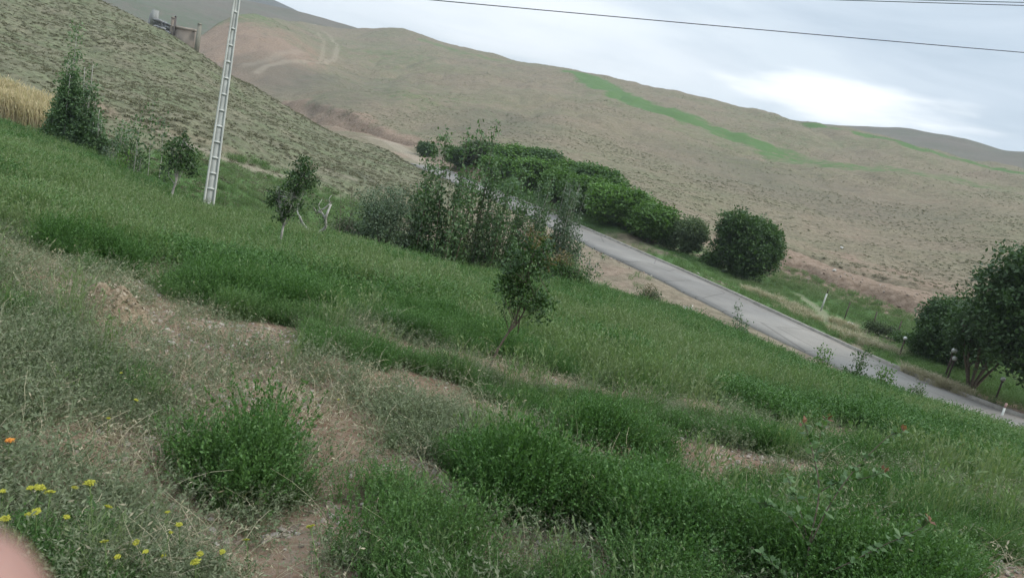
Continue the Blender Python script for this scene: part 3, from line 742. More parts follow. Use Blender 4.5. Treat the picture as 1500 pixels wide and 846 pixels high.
def scatter_stones():
    lib = source([stone_mesh('stone', i, M_STONE) for i in range(5)], 'stones')
    x, y = sow(60000, 1.7, 14, p=.35); b, gw, pl = cover(x, y); _, wh, _ = land(x, y)
    cl = fbm(x, y, .6, 3, 101)
    keep = (rng.random(len(x)) < np.clip(b*(.5+1.3*cl), 0, 1)) & (wh == 0)
    x, y = x[keep], y[keep]; s = .012+.050*rng.random(len(x))**2.8
    put('gravel', x, y, s, lib, 5, 'pale chips of stone strewn on the bare earth', rng.random(len(x)), tilt=.4, sink=-.002)
    # pale stones and clods on the red bank and the far hill
    P_ = []
    for (L, w, n) in (([(1130, 392, 66), (1240, 425, 63), (1345, 460, 60)], 2.6, 160), ([(870, 385, 49), (930, 410, 46), (1010, 445, 42)], 1.1, 130), ([(960, 372, 52), (1020, 395, 50), (1080, 420, 49)], .8, 120), ([(1400, 572, 37.5), (1450, 590, 36.5), (1500, 605, 35.5)], .5, 110), ([(1290, 460, 50), (1350, 490, 48)], 1.2, 60)):
        A = line_w(L); k = rng.integers(0, len(A)-1, n); t = rng.random(n)[:, None]; q = A[k]*(1-t)+A[k+1]*t+rng.normal(0, w*.6, (n, 2)); P_.append(q)
    q = np.vstack(P_)
    put('rubble', q[:, 0], q[:, 1], .06+.26*rng.random(len(q))**2.5, lib, 5, 'pale rubble along the road edge and the red bank', rng.random(len(q)), tilt=.4)
scatter_stones()

def grow_hills():
    # low thorny cushions: wide and flat, darker than the earth between them
    lib = source([tuft_mesh('scrub_cushion', 120+i, M_TUSS, ns=8, H=.26, spread=.46, nl=85, ll=(.10, .19), lw=.55, base=.16, sw=.01, bias=.5, lo=.1, upw=.3) for i in range(5)], 'scrub')
    x, y = sow(45000, 36, 125, a1=6, p=.75); h, wh, dr = land(x, y)
    keep = (wh == 2) & (rng.random(len(x)) < .62+.5*fbm(x, y, 7, 3, 111)); x, y, h = x[keep], y[keep], h[keep]
    put('hillside_scrub', x, y, (.2+.5*rng.random(len(x))**1.6)*(.6+.6*vnoise(x/3, y/3, 4)), lib, 5, 'grey-green scrub cushions over the near hill', np.clip(rng.normal(.6, .25, len(x)), 0, 1), z=h, flat=.75)
    x, y = sow(125000, 58, 480, a0=-26, p=.5); h, wh, dr = land(x, y); r = np.hypot(x, y)
    G = np.zeros(len(x))
    for px, w, v, sf, wp in GRN[:4]: G = np.maximum(G, sstep(w*1.2, w*.8, pdist(x, y, line_w(px))))
    keep = (wh == 3) & (rng.random(len(x)) < (.46+1.5*fbm(x, y, 26, 5, 112))*np.where(rr_red(x, y), .15, 1)*(1-G)); x, y, h, r = x[keep], y[keep], h[keep], r[keep]
    put('far_scrub', x, y, (.16+.55*rng.random(len(x))**2)*(.55+.5*vnoise(x/9, y/9, 4))*(1+.0008*r), lib, 5, 'small scrub cushions dotted over the far hill', np.clip(rng.normal(.6, .3, len(x)), 0, 1), z=h, flat=.7)
    # rough grass and herbs on the valley floor and the road verges
    lib2 = source([tuft_mesh('verge_tuft', 140+i, M_PALE, ns=22, H=.5, spread=.4, nl=120, ll=(.06, .11), lw=.35, base=.16, sw=.014, bias=.35, lo=.1) for i in range(4)], 'verge')
    x, y = sow(60000, 24, 95, a0=-38, p=.6); h, wh, dr = land(x, y)
    gv = fbm(x, y, 7, 3, 60)
    g2 = np.zeros(len(x))
    for px, w, v, sf, wp in GRN[5:]: g2 = np.maximum(g2, sstep(w*1.3, w*.8, pdist(x, y, line_w(px))))
    tk = np.zeros(len(x))
    for px, w, v, sf, wp in TRK[3:]: tk = np.maximum(tk, sstep(w*1.8, w, pdist(x, y, line_w(px))))
    keep = ((wh == 1) | (g2 > .5)) & (dr > HALF+.5) & (rng.random(len(x)) < np.clip(.30+.9*gv+.5*g2, .03, 1)) & (tk < .4) & ~((dr < 7.5) & (y < 62) & (rng.random(len(x)) < .93) & (np.hypot(x, y) < rdist(x, y)))
    x, y, h, gv = x[keep], y[keep], h[keep], gv[keep]
    put('verge_grass', x, y, rng.uniform(.35, .8, len(x)), lib2, 4, 'rough green grass and herbs of the valley floor', np.clip(.15+.9*fbm(x, y, 5, 3, 66)+rng.normal(0, .15, len(x)), 0, 1), z=h)
    # dry feather grass in pale tufts along the far verge
    q = []
    for (L, w, n) in (([(1095, 432, 50), (1130, 447, 48.5)], .7, 90), ([(1145, 455, 47.5), (1190, 478, 45)], .8, 130), ([(1230, 487, 43.5), (1300, 508, 42.5)], .9, 190), ([(1340, 535, 38), (1385, 560, 37), (1400, 566, 36.6)], .5, 170), ([(1225, 470, 47), (1250, 478, 46)], .5, 40)):
        A = line_w(L); k = rng.integers(0, len(A)-1, n); t = rng.random(n)[:, None]; q.append(A[k]*(1-t)+A[k+1]*t+rng.normal(0, w*.6, (n, 2)))
    q = np.vstack(q)
    lib3 = source([tuft_mesh('feather_grass', 160+i, M_STRAW, ns=40, H=.62, spread=.5, nl=0, base=.09, sw=.022, bias=.6, droop=.25, stemtint=.65) for i in range(3)], 'feather')
    put('dry_grass', q[:, 0], q[:, 1], rng.uniform(.5, 1.1, len(q)), lib3, 3, 'pale dry feather grass along the far road verge', rng.random(len(q)))
    # reed bed at the top of the field
    n = 2600; q = reed_pts(n)
    lib4 = source([tuft_mesh('reed_stand', 180+i, M_REED, ns=26, H=2.0, spread=.5, nl=60, ll=(.12, .25), lw=.18, base=.22, sw=.035, bias=.6, lo=.4, upw=3, stemtint=.55, m=6) for i in range(4)], 'reeds')
    put('dry_reeds', q[:, 0], q[:, 1], rng.uniform(.8, 1.05, n), lib4, 4, 'tall straw-coloured reed bed at the left edge', rng.random(n)*.6, tilt=.05)
def reed_pts(n):
    a, b = P(-150, 140, 40)[:2], P(78, 195, 36)[:2]; c, d = P(-150, 140, 46)[:2], P(74, 190, 41)[:2]
    u = rng.random(n)[:, None]; v = rng.random(n)[:, None]
    return (a*(1-u)+b*u)*(1-v)+(c*(1-u)+d*u)*v
def rr_red(x, y):
    m = np.zeros(x.shape, bool)
    for px, w, v, sf, wp in RED:
        if v >= .8: m |= pdist(x, y, line_w(px)) < w
    return m
grow_hills()
# ------------------------------------------------------------------ trees and shrubs
M_BARK = plain('bark', (.12, .095, .07), .95, .35, 14, .01)
M_BARKP = plain('pale_bark', (.33, .31, .27), .9, .3, 14, .01)
M_DARK = leaf_mat('dark_leaf', (.020, .048, .012), (.062, .115, .030), .28, .5, .35)
M_FRESH = leaf_mat('fresh_leaf', (.044, .100, .016), (.120, .215, .044), .35, .55, .3)
M_MID = leaf_mat('mid_leaf', (.030, .070, .016), (.085, .15, .040), .32, .55, .3)
M_OLIVE = leaf_mat('olive_leaf', (.042, .066, .026), (.11, .145, .070), .28, .65, .2)
M_SILV = leaf_mat('silver_leaf', (.055, .088, .044), (.15, .20, .12), .28, .55, .35)
M_POP = leaf_mat('poplar_leaf', (.046, .094, .032), (.13, .205, .085), .3, .5, .35)
M_RED = leaf_mat('reddish_tip_leaf', (.12, .085, .045), (.22, .18, .09), .35, .55, .3)
M_TWIG = leaf_mat('dead_twig', (.13, .11, .085), (.26, .23, .185), .1, .9, .1)

def crown_arrays(g, blobs, ncl, per, size, leaf, lw=.55, shell=.45, flat=.75, up=.8):
    """leaf clusters spread through the crown's volume, denser at its outside; ragged outline"""
    B = np.array(blobs, float); vol = B[:, 3]*B[:, 4]*B[:, 5]; k = g.choice(len(B), ncl, p=vol/vol.sum())
    d = g.normal(0, 1, (ncl, 3)); d /= np.linalg.norm(d, axis=1)[:, None]
    rr = g.random(ncl)**shell
    rr *= .80+.36*g.random(ncl)
    C = B[k, :3]+d*rr[:, None]*B[k, 3:6]
    n = ncl*per; kc = np.repeat(np.arange(ncl), per); sz = (size*g.uniform(.55, 1.35, ncl))[kc]
    off = g.normal(0, 1, (n, 3)); off /= (np.linalg.norm(off, axis=1)**.6)[:, None]; off[:, 2] *= flat
    p = C[kc]+off*sz[:, None]*.55
    dr = g.normal(0, 1, (n, 3))+off*.6; nr = g.normal(0, .7, (n, 3))+np.array([0, 0, up])+off*.5
    l = g.uniform(leaf*.65, leaf*1.3, n); V, F = leaf_quads(p, dr, nr, l, l*lw, .12)
    tc = g.normal(.5, .22, ncl)[kc]; T = np.clip(tc+g.normal(0, .18, n), 0, 1)
    return C, V, F, np.repeat(T, 4)
def limbs(mb, g, start, C, r0, n, wob=.08, split=.35):
    """limbs from points up the trunk path to some of the cluster centres"""
    start = np.asarray(start); pick = g.choice(len(C), min(n, len(C)), replace=False)
    for i in pick:
        c = C[i]; t = g.uniform(split, 1)*(len(start)-1); j = int(min(t, len(start)-2)); f = t-j
        a = start[j]*(1-f)+start[j+1]*f
        if c[2] < a[2]*.6: a = start[max(0, j-1)]
        m1 = a*.6+c*.4+np.array([0, 0, -.05])+g.normal(0, wob, 3); L = [a, m1, c*.8+a*.2+g.normal(0, wob*.6, 3), c]
        mb.tube(L, [r0*.5, r0*.32, r0*.2, r0*.08], n=4, cap=False)
def tree(name, loc, blobs, trunk, r0, mat, ncl, per, size, leaf, nl=16, seed=0, bark=None, label=None, cat='tree', group=None, lw=.55, shell=.45, extra=None, rz=0, taper=.45, up=.8):
    """trunk: list of stem paths (local coordinates, base at 0)"""
    ncl = int(ncl*1.35); per = int(per*1.1); leaf *= 1.1
    g = np.random.default_rng(seed+500); root = empty(name, loc, rz)
    C, V, F, T = crown_arrays(g, blobs, ncl, per, size, leaf, lw, shell, up=up)
    mb = MB()
    for st in trunk:
        st = np.array(st, float); st = catmull(st, 4) if len(st) > 2 else st
        mb.tube(st, np.linspace(r0, r0*taper, len(st)), n=7); limbs(mb, g, st, C, r0*.8, max(2, nl//len(trunk)))
    mb.build('trunk', bark or M_BARK, root, smooth=True)
    obj('crown', mesh_np('crown', V, F, mat, tint=T), root)
    if extra:   # (part name, blobs, material, clusters, per)
        C2, V2, F2, T2 = crown_arrays(g, extra[1], extra[3], extra[4], size, leaf, lw, .9)
        obj(extra[0], mesh_np(extra[0], V2, F2, extra[2], tint=T2), root)['kind'] = 'stuff'
    if label: tag(root, label, cat, group)
    return root

# --- poplars at the left end of the field crest
def poplar(loc, H, R, seed, label, group=None, stems_=5, mat=M_POP):
    g = np.random.default_rng(seed); tr = []
    for k in range(stems_):
        a = g.uniform(0, 6.28); q = g.uniform(.3, .95)*R*(1 if k else .1); x, y = math.cos(a)*q, math.sin(a)*q
        h = H*(g.uniform(.45, .80) if k else .97); tr.append([(x*.4, y*.4, -.1), (x*.8, y*.8, h*.4), (x*.7, y*.7, h)])
    bl = []
    for st in tr:
        h = st[2][2]; w = .30*R+.06
        for f in (.22, .36, .50, .64, .78, .90, .985):
            ww = w*(1.15-.85*f**2)*g.uniform(.8, 1.25); bl.append((st[2][0]+g.normal(0, .05), st[2][1]+g.normal(0, .05), h*f, ww, ww, h*.09))
        for _ in range(3): f = g.uniform(.2, .6); bl.append((st[2][0]+g.normal(0, .22*R), st[2][1]+g.normal(0, .22*R), h*f, w*1.2, w*1.2, h*.12))
    return tree('poplar_tree', loc, bl, tr, .022, mat, int(200*H*R)+70, 14, .27, .095, nl=20, seed=seed, label=label, cat='tree', group=group, bark=M_BARKP, shell=.6, up=.3)
G1 = 'poplars at the upper left end of the field'
poplar(at(99, 206, 34), 4.5, .62, 1, 'tallest dark pointed poplar, beside the reed bed', G1, 9)
poplar(at(124, 212, 33.4), 3.5, .50, 2, 'shorter poplar right against the tallest one', G1, 7)
poplar(at(84, 198, 34.6), 2.4, .45, 3, 'low leafy poplar between the reeds and the tallest poplar', G1, 7)
poplar(at(139, 218, 33), 2.0, .40, 4, 'low poplar on the right flank of the tall pair', G1, 7)

def brush(name, loc, H, n, spread, mat, leaf, nl, seed, label, cat, group=None, twig=M_BARKP, base=.10, sw=.018, lo=.3, parts=('stems', 'leaves'), lean=1):
    """a thicket of upright thin stems with leaves along them"""
    nl = int(nl*1.25); leaf *= 1.15; sw *= .75
    g = np.random.default_rng(seed+900); S = stems(g, n, H, spread, lean, m=7, base=base, vary=.6); S[0, :, 2] *= H/S[0, -1, 2]; root = empty(name, loc)
    mb = MB()
    for s in S: mb.tube(s, np.linspace(sw, sw*.3, len(s)), n=4, cap=False)
    mb.build(parts[0], twig, root, smooth=True)
    p, d, _ = along(S, g, nl, lo); p = p+g.normal(0, leaf*.9, p.shape)
    q = g.normal(0, 1, (nl, 3)); q[:, 2] += .9; nr = g.normal(0, 1, (nl, 3)); l = g.uniform(leaf*.7, leaf*1.3, nl)
    V, F = leaf_quads(p, q, nr, l, l*.5, .12)
    obj(parts[1], mesh_np(parts[1], V, F, mat, tint=np.repeat(np.clip(g.normal(.5, .28, nl), 0, 1), 4)), root)
    if label: tag(root, label, cat, group)
    return root
GA = 'thin saplings below the poplars'
brush('sapling', at(212, 252, 31), 2.9, 4, .35, M_POP, .10, 260, 1, 'thin sapling with bare pale lower stems, left of the pole', 'sapling', GA, lo=.5, base=.18)
brush('sapling', at(182, 242, 31.5), 2.2, 7, .5, M_POP, .10, 520, 2, 'leafy dark sapling between the poplars and the bare-stemmed one', 'sapling', GA, base=.2)
brush('sapling', at(160, 230, 32.5), 1.7, 7, .5, M_SILV, .09, 420, 3, 'greyish low sapling at the foot of the poplar pair', 'sapling', GA, base=.2)
brush('sapling', at(196, 250, 30.5), 1.5, 6, .6, M_OLIVE, .09, 380, 31, 'olive bushy sapling in front of the bare-stemmed one', 'sapling', GA, base=.2)
brush('sapling', at(176, 268, 27), .95, 7, .35, M_FRESH, .07, 260, 4, 'small bright green sapling alone below the poplars', 'sapling', GA, twig=M_BARK, sw=.01, base=.08, lo=.1)

# --- the young fruit trees standing in the alfalfa
q = spot(247, 303)
ft = tree('fruit_tree', q, [(.14, 0, 1.40, .42, .40, .50), (.18, 0, 1.85, .25, .25, .28), (-.22, 0, 1.05, .18, .2, .35), (.38, .1, 1.1, .3, .25, .25)],
     [[(0, 0, -.1), (.06, 0, .45), (.12, 0, .8), (.12, 0, 1.4), (.18, 0, 1.95)]], .035, M_DARK, 75, 16, .17, .075, nl=22, seed=11, bark=M_BARKP, shell=.6,
     label='small dark fruit tree just left of the concrete pole', group='young fruit trees in the alfalfa')
q = spot(405, 381)
ft2 = tree('fruit_tree', q, [(.19, 0, 1.55, .33, .32, .40), (.32, 0, 1.82, .26, .24, .28), (-.20, 0, 1.2, .17, .2, .33), (.02, 0, 1.0, .28, .25, .22), (.20, 0, 2.02, .2, .2, .14)],
     [[(0, 0, -.1), (.02, 0, .45), (.03, .02, .8), (.12, 0, 1.3), (.22, 0, 1.85)], [(.03, .02, .8), (-.12, 0, 1.1), (-.18, 0, 1.45)]], .028, M_DARK, 105, 17, .13, .055, nl=26, seed=12, bark=M_BARKP, shell=.6,
     label='small fruit tree with pale thin trunk beside the pruned bare one', group='young fruit trees in the alfalfa')
q = spot(712, 541)
ft3 = tree('fruit_tree', q, [(.22, 0, 1.08, .30, .28, .40), (.25, .05, 1.45, .30, .26, .30), (.02, 0, 1.15, .15, .2, .40), (.42, 0, .92, .2, .2, .2)],
     [[(0, 0, -.1), (.09, 0, .30), (.19, 0, .62), (.23, 0, .95), (.24, 0, 1.5)], [(.16, 0, .52), (.24, .05, .64), (.30, .05, .85)]], .015, M_DARK, 170, 18, .095, .038, nl=26, seed=13, bark=M_BARK, shell=.6,
     label='leaning fruit tree with reddish top leaves in the middle of the field', group='young fruit trees in the alfalfa',
     extra=('reddish_shoots', [(.28, .05, 1.66, .30, .26, .17), (.46, .05, 1.42, .16, .2, .2)], M_RED, 20, 12))

for o_, d_ in ((ft, 24), (ft2, 16.5), (ft3, 10.3)): o_.scale = (math.hypot(o_.location.x, o_.location.y)/d_*(1.2 if o_ is ft3 else 1.08),)*3
# a pruned tree: thick pale boughs, few leaves
def pruned(loc):
    root = empty('pruned_tree', loc); mb = MB()
    S = 19.2/1100
    def pt(px, py, y=0): dx, dy = (px-462)*S, (352-py)*S; c, s = math.cos(ROLL), math.sin(ROLL); return (dx*c-dy*s*1.0, y, dy*c+dx*s)
    for L, r in (([(462, 345), (461, 334), (455, 327), (448, 318), (446, 308)], .055), ([(463, 336), (470, 332), (480, 324), (482, 312), (486, 303), (490, 291)], .05),
                 ([(482, 312), (478, 303), (470, 302), (466, 296)], .028), ([(470, 302), (480, 297), (489, 290)], .028), ([(446, 308), (441, 300), (444, 290)], .02), ([(490, 291), (489, 284), (492, 278)], .014),
                 ([(478, 303), (474, 292), (478, 284)], .014)):
        P3 = catmull([pt(*p, y=random.Random(p[0]*7+p[1]).uniform(-.08, .08)) for p in L], 4); mb.tube(P3, np.linspace(r, r*.5, len(P3)), n=7)
    mb.build('trunk', M_BARKP, root, smooth=True)
    g = np.random.default_rng(5); C, V, F, T = crown_arrays(g, [(pt(470, 295)+(.3, .2, .28)), (pt(455, 310)+(.15, .2, .2)), (pt(478, 312)+(.15, .15, .3))], 26, 10, .12, .05)
    obj('leaves', mesh_np('leaves', V, F, M_DARK, tint=T), root)
    tag(root, 'pruned tree with thick pale boughs and few leaves', 'tree')
pruned(at(462, 345, 19.2))

# --- shrubs behind the crest, left of the sapling thicket
def bush(name, loc, W, D, H, mat, seed, label, group=None, leaf=.10, dens=1.0, per=16, cat='bush', stem=.04, size=None, lift=.0, shell=.4, extra=None):
    g = np.random.default_rng(seed+50); bl = [(0, 0, H*(.50+lift), W*.42, D*.42, H*(.46-lift*.5))]
    for k in range(6):
        a = g.uniform(0, 6.28); q = g.uniform(.25, .55)
        bl.append((math.cos(a)*q*W*.5, math.sin(a)*q*D*.5, H*g.uniform(.35+lift, .78), W*g.uniform(.16, .27), D*g.uniform(.16, .27), H*g.uniform(.16, .26)))
    tr = [[(0, 0, -.15), (math.cos(a)*W*.08, math.sin(a)*D*.08, H*.3), (math.cos(a)*W*.22, math.sin(a)*D*.22, H*.7)] for a in g.uniform(0, 6.28, 4)]
    n = int(dens*26*(W*D*H)**(2/3))+30
    return tree(name, loc, bl, tr, stem, mat, n, per, size or .28*(W*D*H)**.14, leaf, nl=20, seed=seed, label=label, cat=cat, group=group, shell=shell, taper=.5, extra=extra)
GB = 'shrubs along the field crest left of the saplings'
bush('shrub', at(505, 365, 24), 1.4, 1.2, 1.35, M_OLIVE, 1, 'olive brown shrub just right of the pruned tree', GB, .06, 2.4, 18)
bush('shrub', at(556, 382, 26), 2.5, 1.8, 2.3, M_SILV, 2, 'rounded grey-green shrub, the largest left of the sapling thicket', GB, .055, 2.6, 22)
bush('shrub', at(528, 378, 23.5), 1.3, 1.0, 1.0, M_DARK, 3, 'low dark shrub at the foot of the rounded grey-green one', GB, .06, 2.6, 18)
bush('shrub', at(592, 385, 23.5), 1.5, 1.1, 1.15, M_DARK, 4, 'low dark shrub where the sapling thicket begins', GB, .06, 2.6, 18)
brush('dead_bush', at(585, 375, 28), 2.6, 34, 1.0, M_TWIG, .05, 120, 7, 'leafless pale thorny bush above the grey-green shrub', 'bush', None, twig=plain('dead_wood', (.24, .215, .18)), base=.45, sw=.010, parts=('twigs', 'dry_leaves'))
brush('dead_bush', at(500, 352, 26), 1.9, 12, .8, M_TWIG, .05, 60, 8, 'few dark bare twigs standing behind the olive shrub', 'bush', None, twig=M_BARK, base=.3, sw=.012, parts=('twigs', 'dry_leaves'))

# --- the thicket of poplar saplings in the middle
GT = 'upright poplar saplings in the thicket before the road'
thick = [ # px, py, r, H, material kind, label
 (607, 378, 24.5, 2.9, 0, 'leftmost tall sapling of the thicket, leaning left'), (634, 382, 25.5, 3.1, 0, 'second tall sapling from the left of the thicket'),
 (655, 384, 24.5, 2.5, 1, 'shorter olive sapling right of the second tall one'), (672, 386, 26, 3.4, 0, 'tallest bushy sapling in the left half of the thicket'),
 (690, 388, 24.5, 2.3, 1, 'olive sapling in front of the pale earth gap'), (706, 390, 25.5, 2.2, 0, 'slim sapling in the gap before the hedge'),
 (724, 391, 24.8, 2.0, 1, 'thin brownish-stemmed sapling mid-thicket'), (740, 393, 26, 2.3, 0, 'slim dark sapling left of the bluish ones'),
 (760, 395, 25.2, 2.3, 2, 'bluish sapling behind the reddish-topped tree, first from left'), (778, 398, 26, 2.5, 0, 'dark sapling directly above the reddish-topped tree'),
 (797, 401, 25.4, 2.5, 2, 'bluish sapling left of the silvery one'), (813, 405, 26, 2.5, 2, 'silvery sapling second from the right end of the thicket'),
 (830, 408, 25.2, 2.3, 2, 'silvery bushy sapling at the right end of the thicket, over the road edge')]
protos = {}
for i, (px, py, r, H, k, lab) in enumerate(thick):
    H *= 1.26 if i < 5 else 1.30
    key = (k, i % 2)
    if key not in protos:
        protos[key] = brush('poplar_sapling', (0, 0, 0), 2.5, 9, .42, (M_POP, M_OLIVE, M_SILV)[k], (.058, .050, .058)[k], (2200, 1600, 2000)[k], 20+k*3+i % 2, None, None, base=.18, sw=.014, lo=.08, twig=M_BARK if k < 2 else M_BARKP); o = protos[key]
        o.location = at(px, py, r); o.scale = (H/2.5*1.12,)*3
    else: o = copy_tree(protos[key], at(px, py, r), rng.uniform(0, 6.28), H/2.5*1.12)
    tag(o, lab, 'sapling', GT)
# undergrowth at the saplings' feet
GU = 'low undergrowth bushes at the feet of the saplings'
und = [(620, 388, 23.2, 1.5, .75, 'leftmost low bush under the saplings'), (662, 392, 23.4, 1.6, .8, 'low bush under the tallest left sapling'), (704, 396, 23.6, 1.5, .7, 'low bush under the gap in the thicket'),
       (745, 400, 24, 1.5, .75, 'low bush just left of the reddish-topped tree crown'), (800, 410, 24.2, 1.4, .8, 'low bush under the silvery saplings')]
for i, (px, py, r, W, H, lab) in enumerate(und):
    if i == 0: ub = bush('low_bush', at(px, py, r), 1.5, .9, .75, M_MID, 30, None, None, .06, 3, 18); o = ub
    else: o = copy_tree(ub, at(px, py, r), rng.uniform(0, 6.28), W/1.5)
    tag(o, lab, 'bush', GU)
bush('shrub', at(832, 420, 22), 1.35, 1.0, 1.15, M_MID, 40, 'shrub with some reddish leaves right of the leaning tree', None, .06, 2.6, 16, extra=('reddish_shoots', [(-.3, 0, 1.0, .35, .3, .2)], M_RED, 26, 12))
brush('sapling', at(860, 412, 23), 1.45, 7, .45, M_SILV, .075, 260, 41, 'upright grey-leaved sapling standing against the road', 'sapling', None, base=.10, lo=.2, sw=.01)

# --- the hedge row of bushes beyond the road
GH = 'bushes in the row beyond the road'
hedge = [ # px, py, r, W, H, kind, label
 (672, 256, 92, 3.6, 2.6, 1, 'far dark bush at the left end of the roadside row'), (703, 258, 90, 4.6, 3.0, 2, 'brownish ragged bush rising over the left end of the row'),
 (722, 272, 82, 3.8, 2.6, 0, 'bright low bush next to the road, third from the left of the row'), (752, 272, 84, 4.6, 3.0, 0, 'bright rounded bush behind the low one, fourth from the left'),
 (775, 290, 75, 3.8, 2.9, 0, 'front bush of the row, fifth from the left'), (785, 278, 80, 4.4, 3.2, 1, 'darker bush at the back of the row, sixth from the left'),
 (813, 305, 70, 3.8, 3.1, 0, 'front bush of the row, near where the road reappears'), (826, 294, 75, 4.4, 3.3, 0, 'back bush of the row above where the road reappears'),
 (850, 322, 66, 3.8, 3.2, 0, 'rounded lighter bush overhanging the road edge'), (868, 312, 70, 4.4, 3.6, 1, 'tall back bush left of the row\'s dip'),
 (888, 340, 62.5, 3.8, 3.3, 0, 'front bush of the row left of the two end bushes'), (912, 346, 62, 3.9, 3.3, 0, 'second bush from the right end of the bright row'),
 (946, 360, 59.5, 3.7, 3.1, 0, 'right end bush of the bright row')]
hp = {}
for i, (px, py, r, W, H, k, lab) in enumerate(hedge):
    key = (k, i % 2)
    if key not in hp:
        hp[key] = bush('roadside_bush', (0, 0, 0), 4, 3.4, 3.2, (M_FRESH, M_MID, M_OLIVE)[k], 60+k*5+i % 2, None, None, .20, 2.4, 18, size=.42); o = hp[key]; o.location = at(px, py, r); o.rotation_euler.z = i
    else: o = copy_tree(hp[key], at(px, py, r), rng.uniform(0, 6.28))
    o.scale = (W/4*1.5, W/4*1.3, H/3.2*.98); tag(o, lab, 'bush', GH)
bush('roadside_bush', at(1000, 374, 58), 3.1, 2.8, 3.0, M_OLIVE, 81, 'dull olive bush between the bright row and the big round bush', GH, .16, 2.6, 18, size=.36)
bush('roadside_bush', at(976, 368, 59), 2.2, 2.2, 2.0, M_DARK, 83, 'small dark bush filling the gap left of the dull olive one', GH, .16, 2.4, 18, size=.36)
bush('roadside_bush', at(1086, 398, 56.5), 5.5, 4.8, 4.6, M_MID, 82, 'big round dark bush alone at the right of the row', GH, .19, 3.0, 20, size=.5)
bush('shrub', at(620, 240, 104), 3.4, 2.0, 1.9, M_DARK, 84, 'small dark shrub beside the track in the gully', None, .2, 2, 14)
bush('shrub', at(1042, 383, 56), 2.0, 1.5, 1.1, M_MID, 85, 'low spreading shrub at the left foot of the big round bush', None, .14, 2, 14)

# --- right edge: large tree, its neighbour and the many-stemmed one
tree('broadleaf_tree', at(1522, 618, 36.5), [(-1.3, 0, 5.1, 2.5, 2.3, 1.8), (.9, .3, 5.8, 2.5, 2.2, 1.9), (-2.2, .3, 3.9, 1.9, 1.8, 1.4), (1.8, 0, 4.1, 2.0, 2, 1.5), (0, .3, 3.6, 2.2, 1.8, 1.2), (-2.5, -.3, 3.0, 1.0, 1.2, .9), (-.8, 0, 2.6, 1.7, 1.3, .8), (.9, .2, 2.4, 1.6, 1.3, .8), (-.6, .4, 1.9, 1.4, 1.0, .6), (-2.3, .3, 2.2, .9, 1.0, .7), (.6, .2, 6.9, 1.5, 1.2, .7)],
     [[(0, 0, -.2), (-.03, 0, 1.0), (-.08, 0, 2.0), (0, 0, 3.6), (.1, 0, 5.5)]], .23, M_DARK, 1700, 26, .55, .165, nl=34, seed=91, label='tallest broad dark tree at the right edge of the picture', cat='tree', shell=.38)
tree('multi_stem_tree', at(1413, 592, 38.5), [(-.2, .3, 3.0, 1.5, 1.3, .8), (-.9, .2, 2.3, 1.0, 1.0, .6), (.9, .2, 2.6, 1.1, 1.0, .8), (.2, .6, 1.8, 1.3, .8, .5)],
     [[(0, 0, -.2), (x*.4, y, .7), (x, y*1.5, 1.8), (x*1.5, y*2, 3.0)] for x, y in ((-.9, 0), (-.55, .15), (-.3, -.1), (.0, .1), (.25, -.1), (.6, .1), (.95, 0))], .075, M_DARK, 400, 22, .42, .13, nl=22, seed=92,
     label='many-stemmed tree with dark leaning trunks below the large tree', cat='tree')
bush('roadside_bush', at(1382, 548, 43), 4.2, 3.4, 3.7, M_DARK, 93, 'dark spreading bush left of the many-stemmed tree', None, .14, 3.0, 20, size=.42)
bush('roadside_bush', at(1345, 530, 43.5), 2.0, 1.6, 1.5, M_MID, 94, 'low greener bush behind the leftmost globe lamp', None, .11, 2.6, 16)
bush('shrub', at(1290, 478, 48), 2.6, 1.4, .8, M_OLIVE, 95, 'low grey-green shrub in front of the wire fence', 'low shrubs by the wire fence', .09, 2.6, 16)
bush('shrub', at(1330, 488, 47), 2.2, 1.3, .8, M_MID, 96, 'low green shrub at the right end of the wire fence', 'low shrubs by the wire fence', .09, 2.6, 16)

# --- little saplings along the crest before the road
GS = 'young plants along the crest in front of the road'
def crest_plant(px, py, r, H, kind, seed, lab):
    g0 = (brush, )[0]
    m = (M_MID, M_FRESH, M_SILV, M_OLIVE)[kind]
    brush('young_plant', at(px, py, r), H*1.45, 8, .5, m, .075, int(420*H+60), seed, lab, 'sapling', GS, twig=M_BARK, sw=.009, base=.07, lo=.15)
bush('young_bush', at(945, 446, 25.5), .95, .8, .75, M_OLIVE, 100, 'small rounded brownish bush on the crest, left of the white-flowering one', None, .05, 3.0, 16, extra=('reddish_shoots', [(0, 0, .7, .25, .25, .12)], M_RED, 14, 10))
bush('young_bush', at(1010, 462, 26), .9, .6, .45, M_FRESH, 101, 'low bright bush with white flowers on the crest', None, .05, 3.0, 14, extra=('white_flowers', [(-.1, 0, .42, .35, .25, .10)], plain('white_petal', (.6, .62, .55)), 16, 8))
crest_plant(1083, 494, 26.5, .95, 2, 102, 'upright narrow plant, first right of the white-flowering bush')
crest_plant(1203, 538, 26.5, .72, 1, 103, 'leafy plant on the crest, left of the dark upright one')
crest_plant(1251, 552, 26.5, .95, 0, 104, 'dark upright plant standing before the road on the right')
crest_plant(1290, 568, 26.3, .72, 1, 105, 'pale green plant right of the dark upright one')
crest_plant(1347, 590, 26, .5, 3, 106, 'tiny twiggy plant furthest right on the crest')
crest_plant(880, 428, 24.5, .35, 3, 107, 'very small plant left of the rounded brownish bush')

